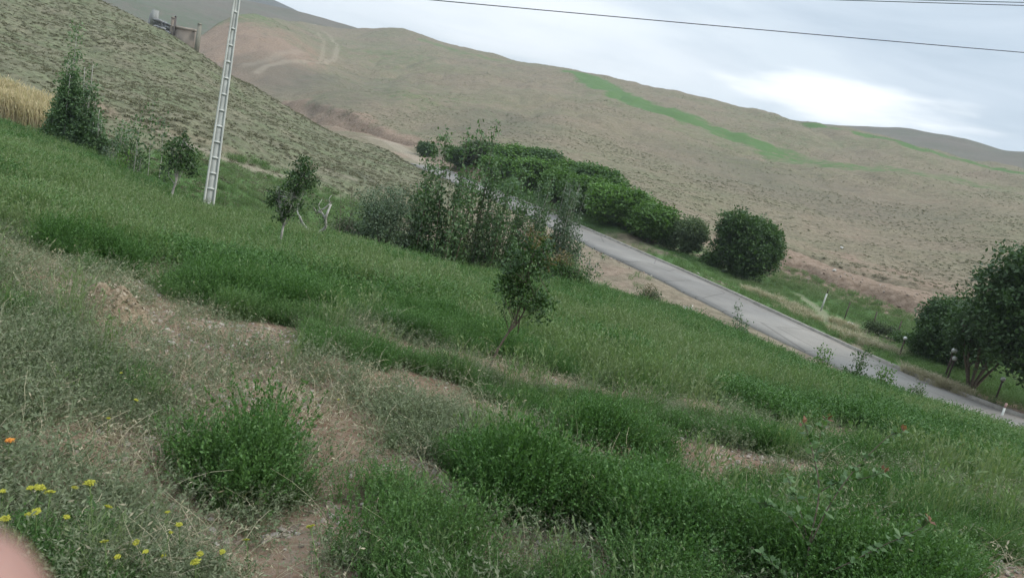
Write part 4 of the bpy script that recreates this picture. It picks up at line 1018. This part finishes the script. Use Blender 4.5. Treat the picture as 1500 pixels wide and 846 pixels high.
# --- the foreground sapling with reddish tips, low right
def near_sapling():
    g = np.random.default_rng(77); base = spot(1170, 905, 1.7); root = empty('apricot_sapling', base); mb = MB(); lv = []; tips = []
    def tgt(px, py, r): return P(px, py, r)-base
    br = [([(1170, 905), (1185, 800), (1200, 720), (1190, 660), (1178, 618)], [3.0, 3.1, 3.2, 3.25, 3.3], .009, 1), ([(1185, 800), (1215, 740), (1250, 690), (1300, 640), (1322, 632)], [3.1, 3.1, 3.15, 3.2, 3.2], .006, 1),
          ([(1200, 720), (1230, 705), (1265, 700), (1297, 690)], [3.2, 3.2, 3.2, 3.2], .005, 1), ([(1175, 850), (1230, 830), (1290, 800), (1345, 775), (1362, 762)], [3.05, 3.0, 3.0, 3.0, 3.0], .006, 1),
          ([(1200, 720), (1195, 670), (1208, 612)], [3.2, 3.3, 3.3], .004, 1), ([(1185, 800), (1160, 760), (1130, 740), (1110, 735)], [3.1, 3.1, 3.1, 3.1], .005, 0), ([(1175, 850), (1140, 830), (1100, 800)], [3.05, 3.0, 3.0], .005, 0), ([(1185, 800), (1170, 740), (1150, 690)], [3.1, 3.15, 3.2], .004, 0)]
    for L, R_, w, red in br:
        pts = catmull([tgt(px, py, r) for (px, py), r in zip(L, R_)], 6); mb.tube(pts, np.linspace(w*.5, w*.18, len(pts)), n=5)
        n = int(8+len(pts)*1.7); k = g.uniform(.2, 1, n)*(len(pts)-1.01); i = k.astype(int); f = (k-i)[:, None]; p = pts[i]*(1-f)+pts[i+1]*f
        lv.append((p, g.normal(0, 1, (n, 3))+np.array([0, 0, .3])))
        if red: e = pts[-1]; m = 4; tips.append((np.repeat(e[None], m, 0)+g.normal(0, .006, (m, 3)), g.normal(0, .8, (m, 3))+np.array([0, 0, 1.0])))
    mb.build('stems', M_BARK, root, smooth=True)
    for nm, A, mt, ll in (('leaves', lv, leaf_mat('apricot_leaf', (.06, .125, .035), (.14, .23, .08), .35, .45, .4), .032), ('reddish_shoots', tips, leaf_mat('red_leaf', (.17, .075, .045), (.26, .13, .075), .35, .5, .3), .026)):
        p = np.vstack([a[0] for a in A]); d = np.vstack([a[1] for a in A]); n = len(p); nr = g.normal(0, .5, (n, 3))+np.array([0, -.5, 1.4]); l = g.uniform(ll*.7, ll*1.35, n)
        V, F = leaf_quads(p, d, nr, l, l*.62, .1); o = obj(nm, mesh_np(nm, V, F, mt, tint=np.repeat(g.random(n), 4)), root); o['kind'] = 'stuff'
    tag(root, 'thin foreground sapling with reddish leaf tips at lower right', 'sapling')
near_sapling()
# ------------------------------------------------------------------ pole, wires, fence, lamps, ruins
M_CONC = plain('weathered_concrete', (.52, .52, .47), .9, .16, 3, .004)
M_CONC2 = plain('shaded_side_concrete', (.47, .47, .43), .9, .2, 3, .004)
M_IRON = plain('rusty_iron', (.075, .055, .045), .75, .3, 20, .002, .3)
M_WIRE = plain('wire', (.035, .035, .04), .6, .1, 5)
def utility_pole(loc, H=8.3, rz=0):
    root = empty('utility_pole', loc, rz)
    w0, w1, d0, d1 = .34, .16, .22, .13        # width and depth at foot and top
    def at_h(z): f = z/H; return (w0+(w1-w0)*f)/2, (d0+(d1-d0)*f)/2
    for s in (-1, 1):                         # the two flanges
        mb = MB(); V = []
        for z in np.linspace(-.6, H, 12):
            a, d = at_h(max(z, 0)); t = .062*(1-.3*max(z, 0)/H)
            xo, xi = (a, a-t) if s > 0 else (-a, -a+t)
            V += [(xo, -d, z), (xi, -d, z), (xi, d, z), (xo, d, z)]
        n = 12; F = [[4*i+k, 4*i+(k+1) % 4, 4*i+4+(k+1) % 4, 4*i+4+k] for i in range(n-1) for k in range(4)]+[[0, 3, 2, 1], [4*n-4, 4*n-3, 4*n-2, 4*n-1]]
        mb.add(V, F); mb.build('flange', M_CONC, root)
    mb = MB(); V = []                         # recessed web
    for z in np.linspace(-.6, H-.01, 12):
        a, d = at_h(max(z, 0)); x = a-.05; V += [(-x, -d*.72, z), (x, -d*.72, z), (x, d*.6, z), (-x, d*.6, z)]
    n = 12; mb.add(V, [[4*i+k, 4*i+(k+1) % 4, 4*i+4+(k+1) % 4, 4*i+4+k] for i in range(n-1) for k in range(4)]+[[0, 3, 2, 1], [4*n-4, 4*n-3, 4*n-2, 4*n-1]])
    mb.build('web', M_CONC2, root)
    z = .35; k = 0
    while z < H-.3:                           # ladder-like cross ribs
        a, d = at_h(z); mb = MB(); mb.box((-a+.045, -d*.98, z), (a-.045, -d*.71, z+.05)); mb.build('rib', M_CONC, root); z += .47
    a, d = at_h(H); mb = MB(); mb.box((-.75, -.05, H-.25), (.75, .05, H-.15)); mb.build('crossarm', M_IRON, root)
    for x in (-.65, 0, .65):
        mb = MB(); mb.lathe([(0, 0), (.03, 0), (.055, .03), (.03, .06), (.05, .09), (.02, .13), (0, .13)], 10, (x, 0, H-.15 if x else H)); mb.build('insulator', plain('porcelain', (.35, .3, .25), .3), root, smooth=True)
    return root
PO = at(305, 303, 24.5); pole = utility_pole(PO, 7.25, math.radians(24))
tag(pole, 'pale concrete utility pole with ladder-like ribs behind the field crest', 'utility pole')
def wire(a, b, sag, label, r=.011):
    a, b = np.array(a), np.array(b); t = np.linspace(0, 1, 60)[:, None]; pts = a*(1-t)+b*t; pts[:, 2] -= sag*4*(t*(1-t))[:, 0]
    mb = MB(); mb.tube(pts, r, n=6); o = mb.build('power_line', M_WIRE); o.location = (0, 0, 0); tag(o, label, 'power line', 'overhead wires'); return o
top = PO+np.array([0, 0, 8.05])
wire(P(352, -26, 24.5), P(1900, 110, 40), .06, 'lower dark overhead wire crossing the whole sky', .014)
wire(P(345, -30, 24.3), P(1900, 19, 38), .05, 'upper overhead wire, the lower one of the pair at top right', .013)
wire(P(358, -25, 24.9), P(1900, 12.5, 41), .03, 'topmost overhead wire in the corner at top right', .013)

# wire fence on the grass below the red bank
def fence():
    spots = [(1237, 466, 50), (1281, 470, 49.3), (1316, 482, 48)]
    Q = [at(*s) for s in spots]; v = Q[2]-Q[1]
    for k in (1, 2): 
        p = Q[2]+v*k; p[2] = ground_z(p[0], p[1]); Q.append(p)
    root = empty('wire_fence', Q[0])
    for i, p in enumerate(Q):
        mb = MB(); l = p-Q[0]; h = 1.22
        mb.tube([l+[0, 0, -.2], l+[.03*(-1)**i, 0, h]], .035, n=6); mb.build('post', M_IRON, root)
    for z in (.35, .7, 1.05):
        mb = MB(); pts = []
        for a, b in zip(Q[:-1], Q[1:]):
            for t in np.linspace(0, 1, 6, endpoint=False): pts.append((a*(1-t)+b*t)-Q[0]+np.array([0, 0, z-.05*math.sin(math.pi*t)]))
        mb.tube(pts, .006, n=4); mb.build('strand', M_IRON, root)
    tag(root, 'wire fence on dark iron posts in the grass below the red bank', 'fence')
fence()
M_WHITE = plain('white_paint', (.38, .38, .33), .7, .15, 6)
q = at(1201, 458, 51); root = empty('marker_post', q); mb = MB(); mb.tube([(0, 0, -.2), (.05, 0, 1.15)], .055, n=8); mb.build('shaft', M_WHITE, root)
mb = MB(); mb.tube([(.05, 0, 1.15), (.07, 0, 1.45)], .03, n=6); mb.build('tip', M_IRON, root); tag(root, 'white painted post left of the wire fence', 'post')
q = at(1466, 612, 33.5); root = empty('marker_post', q); mb = MB(); mb.tube([(0, 0, -.2), (0, 0, .42)], .04, n=8); mb.build('shaft', M_CONC, root)
mb = MB(); mb.tube([(0, 0, .42), (0, 0,   .60)], .042, n=8); mb.build('band', plain('faded_pink', (.34, .22, .19)), root); tag(root, 'short marker post with a faded pink top at the road edge', 'post')

# garden lamps: dark post, small globe
def lamp(px, py, r, H, label, first=[None]):
    q = at(px, py, r)
    if first[0] is None:
        root = empty('garden_lamp', q); mb = MB(); mb.tube([(0, 0, -.2), (0, 0, 1.0)], .04, n=8); mb.lathe([(0, 0), (.08, 0), (.08, .03), (.04, .06)], 12); mb.build('post', M_IRON, root)
        mb = MB(); mb.lathe([(.05, 1.0), (.075, 1.02), (.075, 1.05), (.05, 1.06)], 12); mb.build('collar', M_IRON, root)
        gm, t, b = new_mat('opal_globe'); b.inputs['Base Color'].default_value = (.44, .43, .39, 1); b.inputs['Roughness'].default_value = .25; b.inputs['Specular IOR Level'].default_value = .5
        mb = MB(); mb.lathe([(.002+.105*math.sin(a), 1.145-.105*math.cos(a)) for a in np.linspace(0.05, math.pi, 12)], 18); mb.build('globe', gm, root, smooth=True); first[0] = root; root.scale = (1, 1, H/1.28)
        o = root
    else: o = copy_tree(first[0], q, 0, (1, 1, H/1.28))
    o.scale = (1, 1, 1)if abs(H-1.28) < .01 else (max(.9, H/1.28),)*3; tag(o, label, 'lamp', 'globe lamps along the far verge')
lamp(1315, 527, 42, 1.1, 'leftmost globe lamp, standing apart in the dry grass')
lamp(1381, 560, 39.5, 1.5, 'taller globe lamp of the close pair before the many-stemmed tree')
lamp(1385, 562, 38.6, 1.28, 'shorter globe lamp of the close pair, right of the taller one')
lamp(1453, 598, 37.5, 1.1, 'rightmost globe lamp under the large tree')

# a pale boulder and smaller ones near the fence
def boulder(px, py, r, s, seed, label):
    me = stone_mesh('boulder', seed, plain('pale_rock', (.36, .34, .30), .9, .2, 4, .02)); q = at(px, py, r); o = obj('boulder', me, None, q+np.array([0, 0, s*.15])); o.scale = (s, s*.8, s*.8); o.rotation_euler = (0, 0, seed)
    tag(o, label, 'rock', 'pale rocks beyond the road')
boulder(1245, 474, 47.5, .75, 3, 'largest pale boulder below the fence')
boulder(1234, 469, 48.5, .4, 4, 'smaller pale rock left of the largest boulder')
boulder(1251, 469, 49, .4, 5, 'small pale rock touching the right of the largest boulder')
boulder(1024, 456, 30, .35, 6, 'pale rock on the near verge beside the white-flowering bush')
boulder(1217, 411, 66, .6, 7, 'pale rock on the red bank above the fence')
boulder(1228, 378, 84, .7, 8, 'pale rock on the slope above the red bank')

# heap of earth and dry chips on the bare streak
def mound(px, py, w, h, label):
    q = spot(px, py); g = np.random.default_rng(9); n = 26; V = []; 
    for i in range(n):
        for j in range(n):
            x = (i/(n-1)-.5)*2; y = (j/(n-1)-.5)*2; d = math.hypot(x, y); X, Y = x*w, y*w*.7
            z = h*max(0, 1-d*d)**1.2*(1+.5*float(vnoise(np.array(X*14), np.array(Y*14), 3)-.5)); zg = 0
            V.append((X, Y, z))
    xs = np.array([v[0] for v in V])+q[0]; ys = np.array([v[1] for v in V])+q[1]; zg = land(xs, ys)[0]-q[2]
    V = np.array(V); V[:, 2] += zg-.03; F = [[i*n+j, (i+1)*n+j, (i+1)*n+j+1, i*n+j+1] for i in range(n-1) for j in range(n-1)]
    m, t, b = new_mat('dry_chaff'); c = nz(t, 40, 5, .7); t.links.new(rampn(t, c, [(.3, (.10, .07, .045)), (.55, (.24, .185, .12)), (.75, (.38, .32, .23))]), b.inputs['Base Color']); bump(t, b, c, 1, .02)
    root = empty('earth_mound', q); obj('soil_heap', mesh_np('soil_heap', V, np.array(F), m, smooth=True), root)
    k = 420; a = g.uniform(0, 6.28, k); rr = np.sqrt(g.random(k))*1.05; X = np.cos(a)*rr*w; Y = np.sin(a)*rr*w*.7; Z = h*np.maximum(0, 1-rr**2)**1.2+land(X+q[0], Y+q[1])[0]-q[2]-.015
    l = g.uniform(.012, .045, k); W, Fq = leaf_quads(np.c_[X, Y, Z], g.normal(0, 1, (k, 3))*[1, 1, .5], g.normal(0, .6, (k, 3))+[0, 0, 1], l, l*.5, .1)
    obj('chips', mesh_np('chips', W, Fq, leaf_mat('chip', (.2, .15, .1), (.42, .36, .27), .05, .9, .1), tint=np.repeat(g.random(k), 4)), root)['kind'] = 'stuff'
    tag(root, label, 'mound')
mound(168, 464, .36, .26, 'small heap of earth and pale dry chips at left')

# wild flowers: thin stem, small leaves, flat yellow head
def spot_h(px, py, h):
    D = ray(px, py); rs = np.exp(np.arange(math.log(1.4), math.log(60), .01)); z = land(D[0]*rs, D[1]*rs, )[0]; g = z+h-(CZ+D[2]*rs); i = max(1, int(np.argmax(g > 0))); r = rs[i]
    return np.array([D[0]*r, D[1]*r, z[i]])
def flower_mesh(H, head, seed, petal):
    g = np.random.default_rng(seed); mb = MB(); c = [(0, 0, -.03), (g.normal(0, .01), g.normal(0, .01), H*.5), (0, 0, H)]; mb.tube(catmull(c, 4), .0022, n=4, cap=False)
    n = 7
    ends = []
    for k in range(n):
        a = 6.28*k/n; e = np.array([math.cos(a)*head*.42, math.sin(a)*head*.42, H+head*.25]); mb.tube([(0, 0, H-.02), e], .0012, n=3, cap=False); ends.append(e)
    ends.append(np.array([0, 0, H+head*.3])); p = np.repeat(np.array(ends), 26, 0)+g.normal(0, head*.13, (8*26, 3))*[1, 1, .5]; m = len(p)
    l = g.uniform(.004, .0085, m); V, F = leaf_quads(p, g.normal(0, 1, (m, 3))*[1, 1, .3], g.normal(0, .5, (m, 3))+[0, 0, 1], l, l*.9, 0)
    k = 22; z = g.uniform(.1, .85, k)*H; p2 = np.c_[g.normal(0, .004, k), g.normal(0, .004, k), z]; l2 = g.uniform(.02, .04, k); V2, F2 = leaf_quads(p2, g.normal(0, 1, (k, 3))+[0, 0, .6], g.normal(0, 1, (k, 3)), l2, l2*.25, .1)
    return mb.mesh('stalk', M_STALK, True), mesh_np('flower_head', V, F, petal, tint=np.repeat(g.random(m), 4)), mesh_np('leaves', V2, F2, M_MID, tint=np.repeat(g.random(k), 4))
M_STALK = plain('green_stalk', (.14, .2, .07)); M_YEL = leaf_mat('yellow_petal', (.32, .31, .04), (.50, .47, .07), .3, .6, .2); M_ORA = leaf_mat('orange_petal', (.7, .22, .04), (.8, .4, .08), .3, .6, .2)
fl = [(31, 716, .034, 'yellow flower head highest at the far left, above the row of yellow heads'), (75, 713, .022, 'small upper yellow flower of the left group'), (81, 720, .020, 'small yellow flower just below the upper one of the left group'), (97, 722, .024, 'yellow flower at the right end of the left group'),
      (69, 731, .032, 'wide flat yellow flower in the middle of the left group'), (68, 744, .026, 'yellow flower below the wide flat one'), (82, 751, .026, 'yellow flower lowest of the left group'), (4, 731, .020, 'yellow flower cut by the left edge of the picture'),
      (10, 748, .034, 'broad yellow flower by the left edge, above the fingertip'), (41, 748, .026, 'yellow flower right above the fingertip'), (148, 730, .032, 'lone yellow flower right of the left group'), (119, 768, .026, 'lone yellow flower between the fingertip and the stones'),
      (222, 773, .022, 'yellow flower at the edge of the stony patch'), (249, 763, .020, 'yellow flower left of the tall pair on the stony patch'), (273, 769, .026, 'upper yellow flower of the tall pair on the stony patch'), (276, 791, .020, 'lower yellow flower of the tall pair on the stony patch'),
      (234, 786, .024, 'yellow flower below the one at the patch edge'), (231, 802, .022, 'yellow flower lowest of the three in a column'), (298, 800, .028, 'yellow flower on the bare ground in the bottom middle left'), (331, 799, .022, 'yellow flower right of the bare ground one'),
      (305, 826, .030, 'yellow flower close to the bottom edge under the bare ground'), (203, 799, .020, 'small yellow flower left of the column of three'), (207, 832, .028, 'yellow flower at the very bottom edge'), (170, 824, .024, 'yellow flower near the bottom edge nearest the fingertip'),
      (488, 797, .030, 'yellow flower standing alone right of the large dark clump'), (373, 812, .022, 'yellow flower below the large dark clump'), (162, 618, .020, 'tiny yellow flower in the grey weeds'), (182, 594, .020, 'tiny yellow flower highest in the grey weeds'), (176, 548, .016, 'tiny yellow flower by the bare streak below the mound'), (54, 393, .016, 'tiny yellow flower far up the left slope'), (502, 583, .018, 'tiny yellow flower in the middle of the bare streak')]
fm = [flower_mesh(.30, .024, s, M_YEL) for s in range(3)]
for i, (px, py, hd, lab) in enumerate(fl):
    s = hd/.030*.80; near = spot_h(px, py, .29*s)
    s *= rng.uniform(.85, 1.15); root = empty('yellow_flower', near, 0, s); root.rotation_euler = (rng.normal(0, .22), rng.normal(0, .22), rng.uniform(0, 6))
    for nm, me in zip(('stalk', 'flower_head', 'leaves'), fm[i % 3]): obj(nm, me, root)
    tag(root, lab, 'flower', 'yellow wild flowers')
root = empty('orange_flower', spot_h(15, 649, .2), 0, .8)
for nm, me in zip(('stalk', 'flower_head', 'leaves'), flower_mesh(.26, .03, 9, M_ORA)): obj(nm, me, root)
tag(root, 'small orange flower near the left edge', 'flower')

# the ruin and mud wall in the gap above the near hill, and the hut on the saddle
def ruin():
    r = 128
    m = plain('mud_wall', (.20, .165, .13), .95, .2, .8, .05); cap = plain('pale_mud', (.34, .28, .225), .95, .15, 1)  # mud_wall colour is dulled towards haze, so distance is partly in the albedo
    a, b = P(256, 41, r), P(289, 47.5, r-4); base = np.array([a[0], a[1], a[2]-5]); root = empty('mud_wall', base); a, b = a-base, b-base; n = np.cross(b-a, [0, 0, 1]); n /= np.linalg.norm(n); w = n*.4
    def slab(z0a, z1a, z0b, z1b, w): return [a-w+[0, 0, z0a], b-w+[0, 0, z0b], b+w+[0, 0, z0b], a+w+[0, 0, z0a], a-w+[0, 0, z1a], b-w+[0, 0, z1b], b+w+[0, 0, z1b], a+w+[0, 0, z1a]]
    Fb = [[0, 3, 2, 1], [4, 5, 6, 7], [0, 1, 5, 4], [1, 2, 6, 5], [2, 3, 7, 6], [3, 0, 4, 7]]
    mb = MB(); mb.add(slab(-7, 0, -7, 0, w), Fb); mb.build('wall', m, root); mb = MB(); mb.add(slab(.003, .35, .003, .35, w*1.3), Fb); mb.build('coping', cap, root)
    tag(root, 'brown mud wall with pale coping in the gap above the near hill', 'wall')
    for (px, y0, y1, w, nm, lab, mt, rr) in ((255, 46, 25, .25, 'ruin_pillar', 'narrow dark pillar at the upper end of the mud wall', plain('dark_stone', (.10, .085, .075)), 127), (252.5, 44, 27, .6, 'ruin_pillar', 'broad brown pillar beside the narrow dark one', m, 128), (290.5, 54, 36, .55, 'ruin_pillar', 'grey-green pillar at the lower end of the mud wall', plain('grey_stone', (.19, .18, .14)), 123)):
        t = P(px, y1, rr); bo = P(px, y0, rr); h = t[2]-bo[2]+3; root = empty(nm, (bo[0], bo[1], bo[2]-3)); mb = MB(); mb.box((-w/2, -w/2, 0), (w/2, w/2, h), .8); mb.build('shaft', mt, root)
        mb = MB(); mb.box((-w*.5, -w*.5, h+.003), (w*.45, w*.45, h+.25), .6); mb.build('top', mt, root); tag(root, lab, 'pillar', 'ruined pillars by the mud wall')
    g = np.random.default_rng(2); mb = MB(); c0 = P(240, 34, 130); root = empty('rubble_ruin', (c0[0], c0[1], c0[2]-6))
    for k in range(90):
        px = g.uniform(228, 252); py = 27+(px-228)*.42+g.uniform(0, 15); q = P(px, py, 130+g.normal(0, 1.2))-np.array(root.location); s = g.uniform(.4, 1.2)
        me = np.array([v.co for v in BOULD[k % 3].vertices]); mb.add(me*[s*1.4, s, s]+q, [list(p.vertices) for p in BOULD[k % 3].polygons])
    mb.add(np.array([(-4, 1, -2), (4, 1, -2), (4, 3, -2), (-4, 3, -2), (-3, 1.5, 7), (2, 1.5, 4), (2, 2.5, 4), (-3, 2.5, 7)]), Fb)
    mb.build('stones', plain('blue_grey_rubble', (.17, .17, .165), .95, .4, 1, .05), root)
    t = P(228, 15, 130)-np.array(root.location); mb = MB(); mb.box((t[0]-.45, t[1]-.45, t[2]-2.4), (t[0]+.45, t[1]+.45, t[2]), .8); mb.build('pale_stub', plain('pale_stone', (.24, .24, .22)), root)  # stub's stone colour likewise has haze mixed into it
    tag(root, 'blue-grey rubble ruin with a pale stub on the near hill\'s shoulder', 'ruin')
BOULD = [stone_mesh('ruin_stone', 30+k, M_STONE) for k in range(3)]
ruin()
def hut():
    c = P(463.5, 46, 470); root = empty('hut', (c[0], c[1], c[2]-1)); m = plain('pale_plaster', (.36, .33, .27)); 
    mb = MB(); mb.box((-2.6, -1.5, -1), (-.25, 1.5, 4.2)); mb.build('wall', m, root); mb = MB(); mb.box((.25, -1.5, -1), (2.6, 1.5, 3.9)); mb.build('wall', m, root)
    mb = MB(); mb.box((-.247, -1.2, -1), (.247, 1.2, 2.8)); mb.build('doorway', plain('dark_gap', (.08, .07, .06)), root); mb = MB(); mb.box((-2.8, -1.7, 4.203), (-.1, 1.7, 4.45)); mb.build('roof', m, root)
    mb = MB(); mb.box((.1, -1.7, 3.903), (2.8, 1.7, 4.1)); mb.build('roof', m, root)
    tag(root, 'tiny pale hut on the saddle where the tracks meet the ridge', 'hut')
hut()
bush('shrub', at(289, 68, 112), 1.6, 1.4, 2.2, M_DARK, 97, 'small dark bush below the lower end of the mud wall', None, .2, 2, 12)
# ------------------------------------------------------------------ the air of the valley
def haze():
    mb = MB(); mb.box((-1060, -1060, -30), (1060, 1060, 260)); m = bpy.data.materials.new('valley_haze'); m.use_nodes = True; t = m.node_tree; t.nodes.clear()
    o = t.nodes.new('ShaderNodeOutputMaterial'); v = t.nodes.new('ShaderNodeVolumePrincipled'); v.inputs['Color'].default_value = (.88, .93, .98, 1); v.inputs['Density'].default_value = HAZE; v.inputs['Anisotropy'].default_value = .2
    t.links.new(v.outputs[0], o.inputs['Volume']); tag(mb.build('haze', m), kind='stuff')
HAZE = .00030
haze()

# ------------------------------------------------------------------ the photographer's fingertip beside the lens
def hand():
    m, t, b = new_mat('skin'); c = nz(t, 160, 5)
    t.links.new(rampn(t, c, [(.3, (.26, .15, .12)), (.7, (.34, .20, .165))]), b.inputs['Base Color']); b.inputs['Roughness'].default_value = .55; b.inputs['Subsurface Weight'].default_value = .15; b.inputs['Subsurface Radius'].default_value = (.004, .0015, .001); b.inputs['Subsurface Scale'].default_value = 1
    def cw(v): return CR*v[0]+CU*v[1]+FWD*v[2]+np.array([0, 0, CZ])
    # joints in the frame of the phone: right, up, forward (metres)
    V = [(-.135, -.105, -.030)]; E = []; R = [.024]
    def add(p, r, parent): V.append(p); R.append(r); E.append((parent, len(V)-1)); return len(V)-1
    w = add((-.165, -.175, -.045), .027, 0); add((-.20, -.26, -.06), .033, w)
    chains = [([(-.108, -.072, .004), (-.078, -.050, .036), (-.0525, -.033, .050), (-.0331, -.0187, .0510)], (.0115, .0095, .0085, .0078)),
              ([(-.112, -.092, .004), (-.086, -.080, .040), (-.064, -.070, .054), (-.046, -.060, .052)], (.0118, .0098, .0088, .0078)),
              ([(-.120, -.110, .002), (-.095, -.104, .038), (-.073, -.096, .050), (-.056, -.088, .046)], (.0112, .0094, .0084, .0074)),
              ([(-.130, -.126, -.002), (-.108, -.124, .028), (-.092, -.118, .040), (-.078, -.110, .040)], (.0100, .0082, .0074, .0066)),
              ([(-.122, -.080, -.046), (-.092, -.060, -.050), (-.068, -.046, -.046)], (.0130, .0108, .0088))]
    for pts, rr in chains:
        k = 0
        for p, r in zip(pts, rr): k = add(p, r, k)
    me = bpy.data.meshes.new('person'); me.from_pydata([tuple(cw(v)-cw(V[0])) for v in V], E, []); me.materials.append(m)
    o = obj('person', me, None, cw(V[0])); sk = o.modifiers.new('skin', 'SKIN'); sk.use_smooth_shade = True
    for i, r in enumerate(R): me.skin_vertices[0].data[i].radius = (r, r)
    me.skin_vertices[0].data[0].use_root = True
    ss = o.modifiers.new('round', 'SUBSURF'); ss.levels = 2; ss.render_levels = 2
    tag(o, 'photographer\'s blurred pink fingertip in the bottom left corner', 'person')
hand()
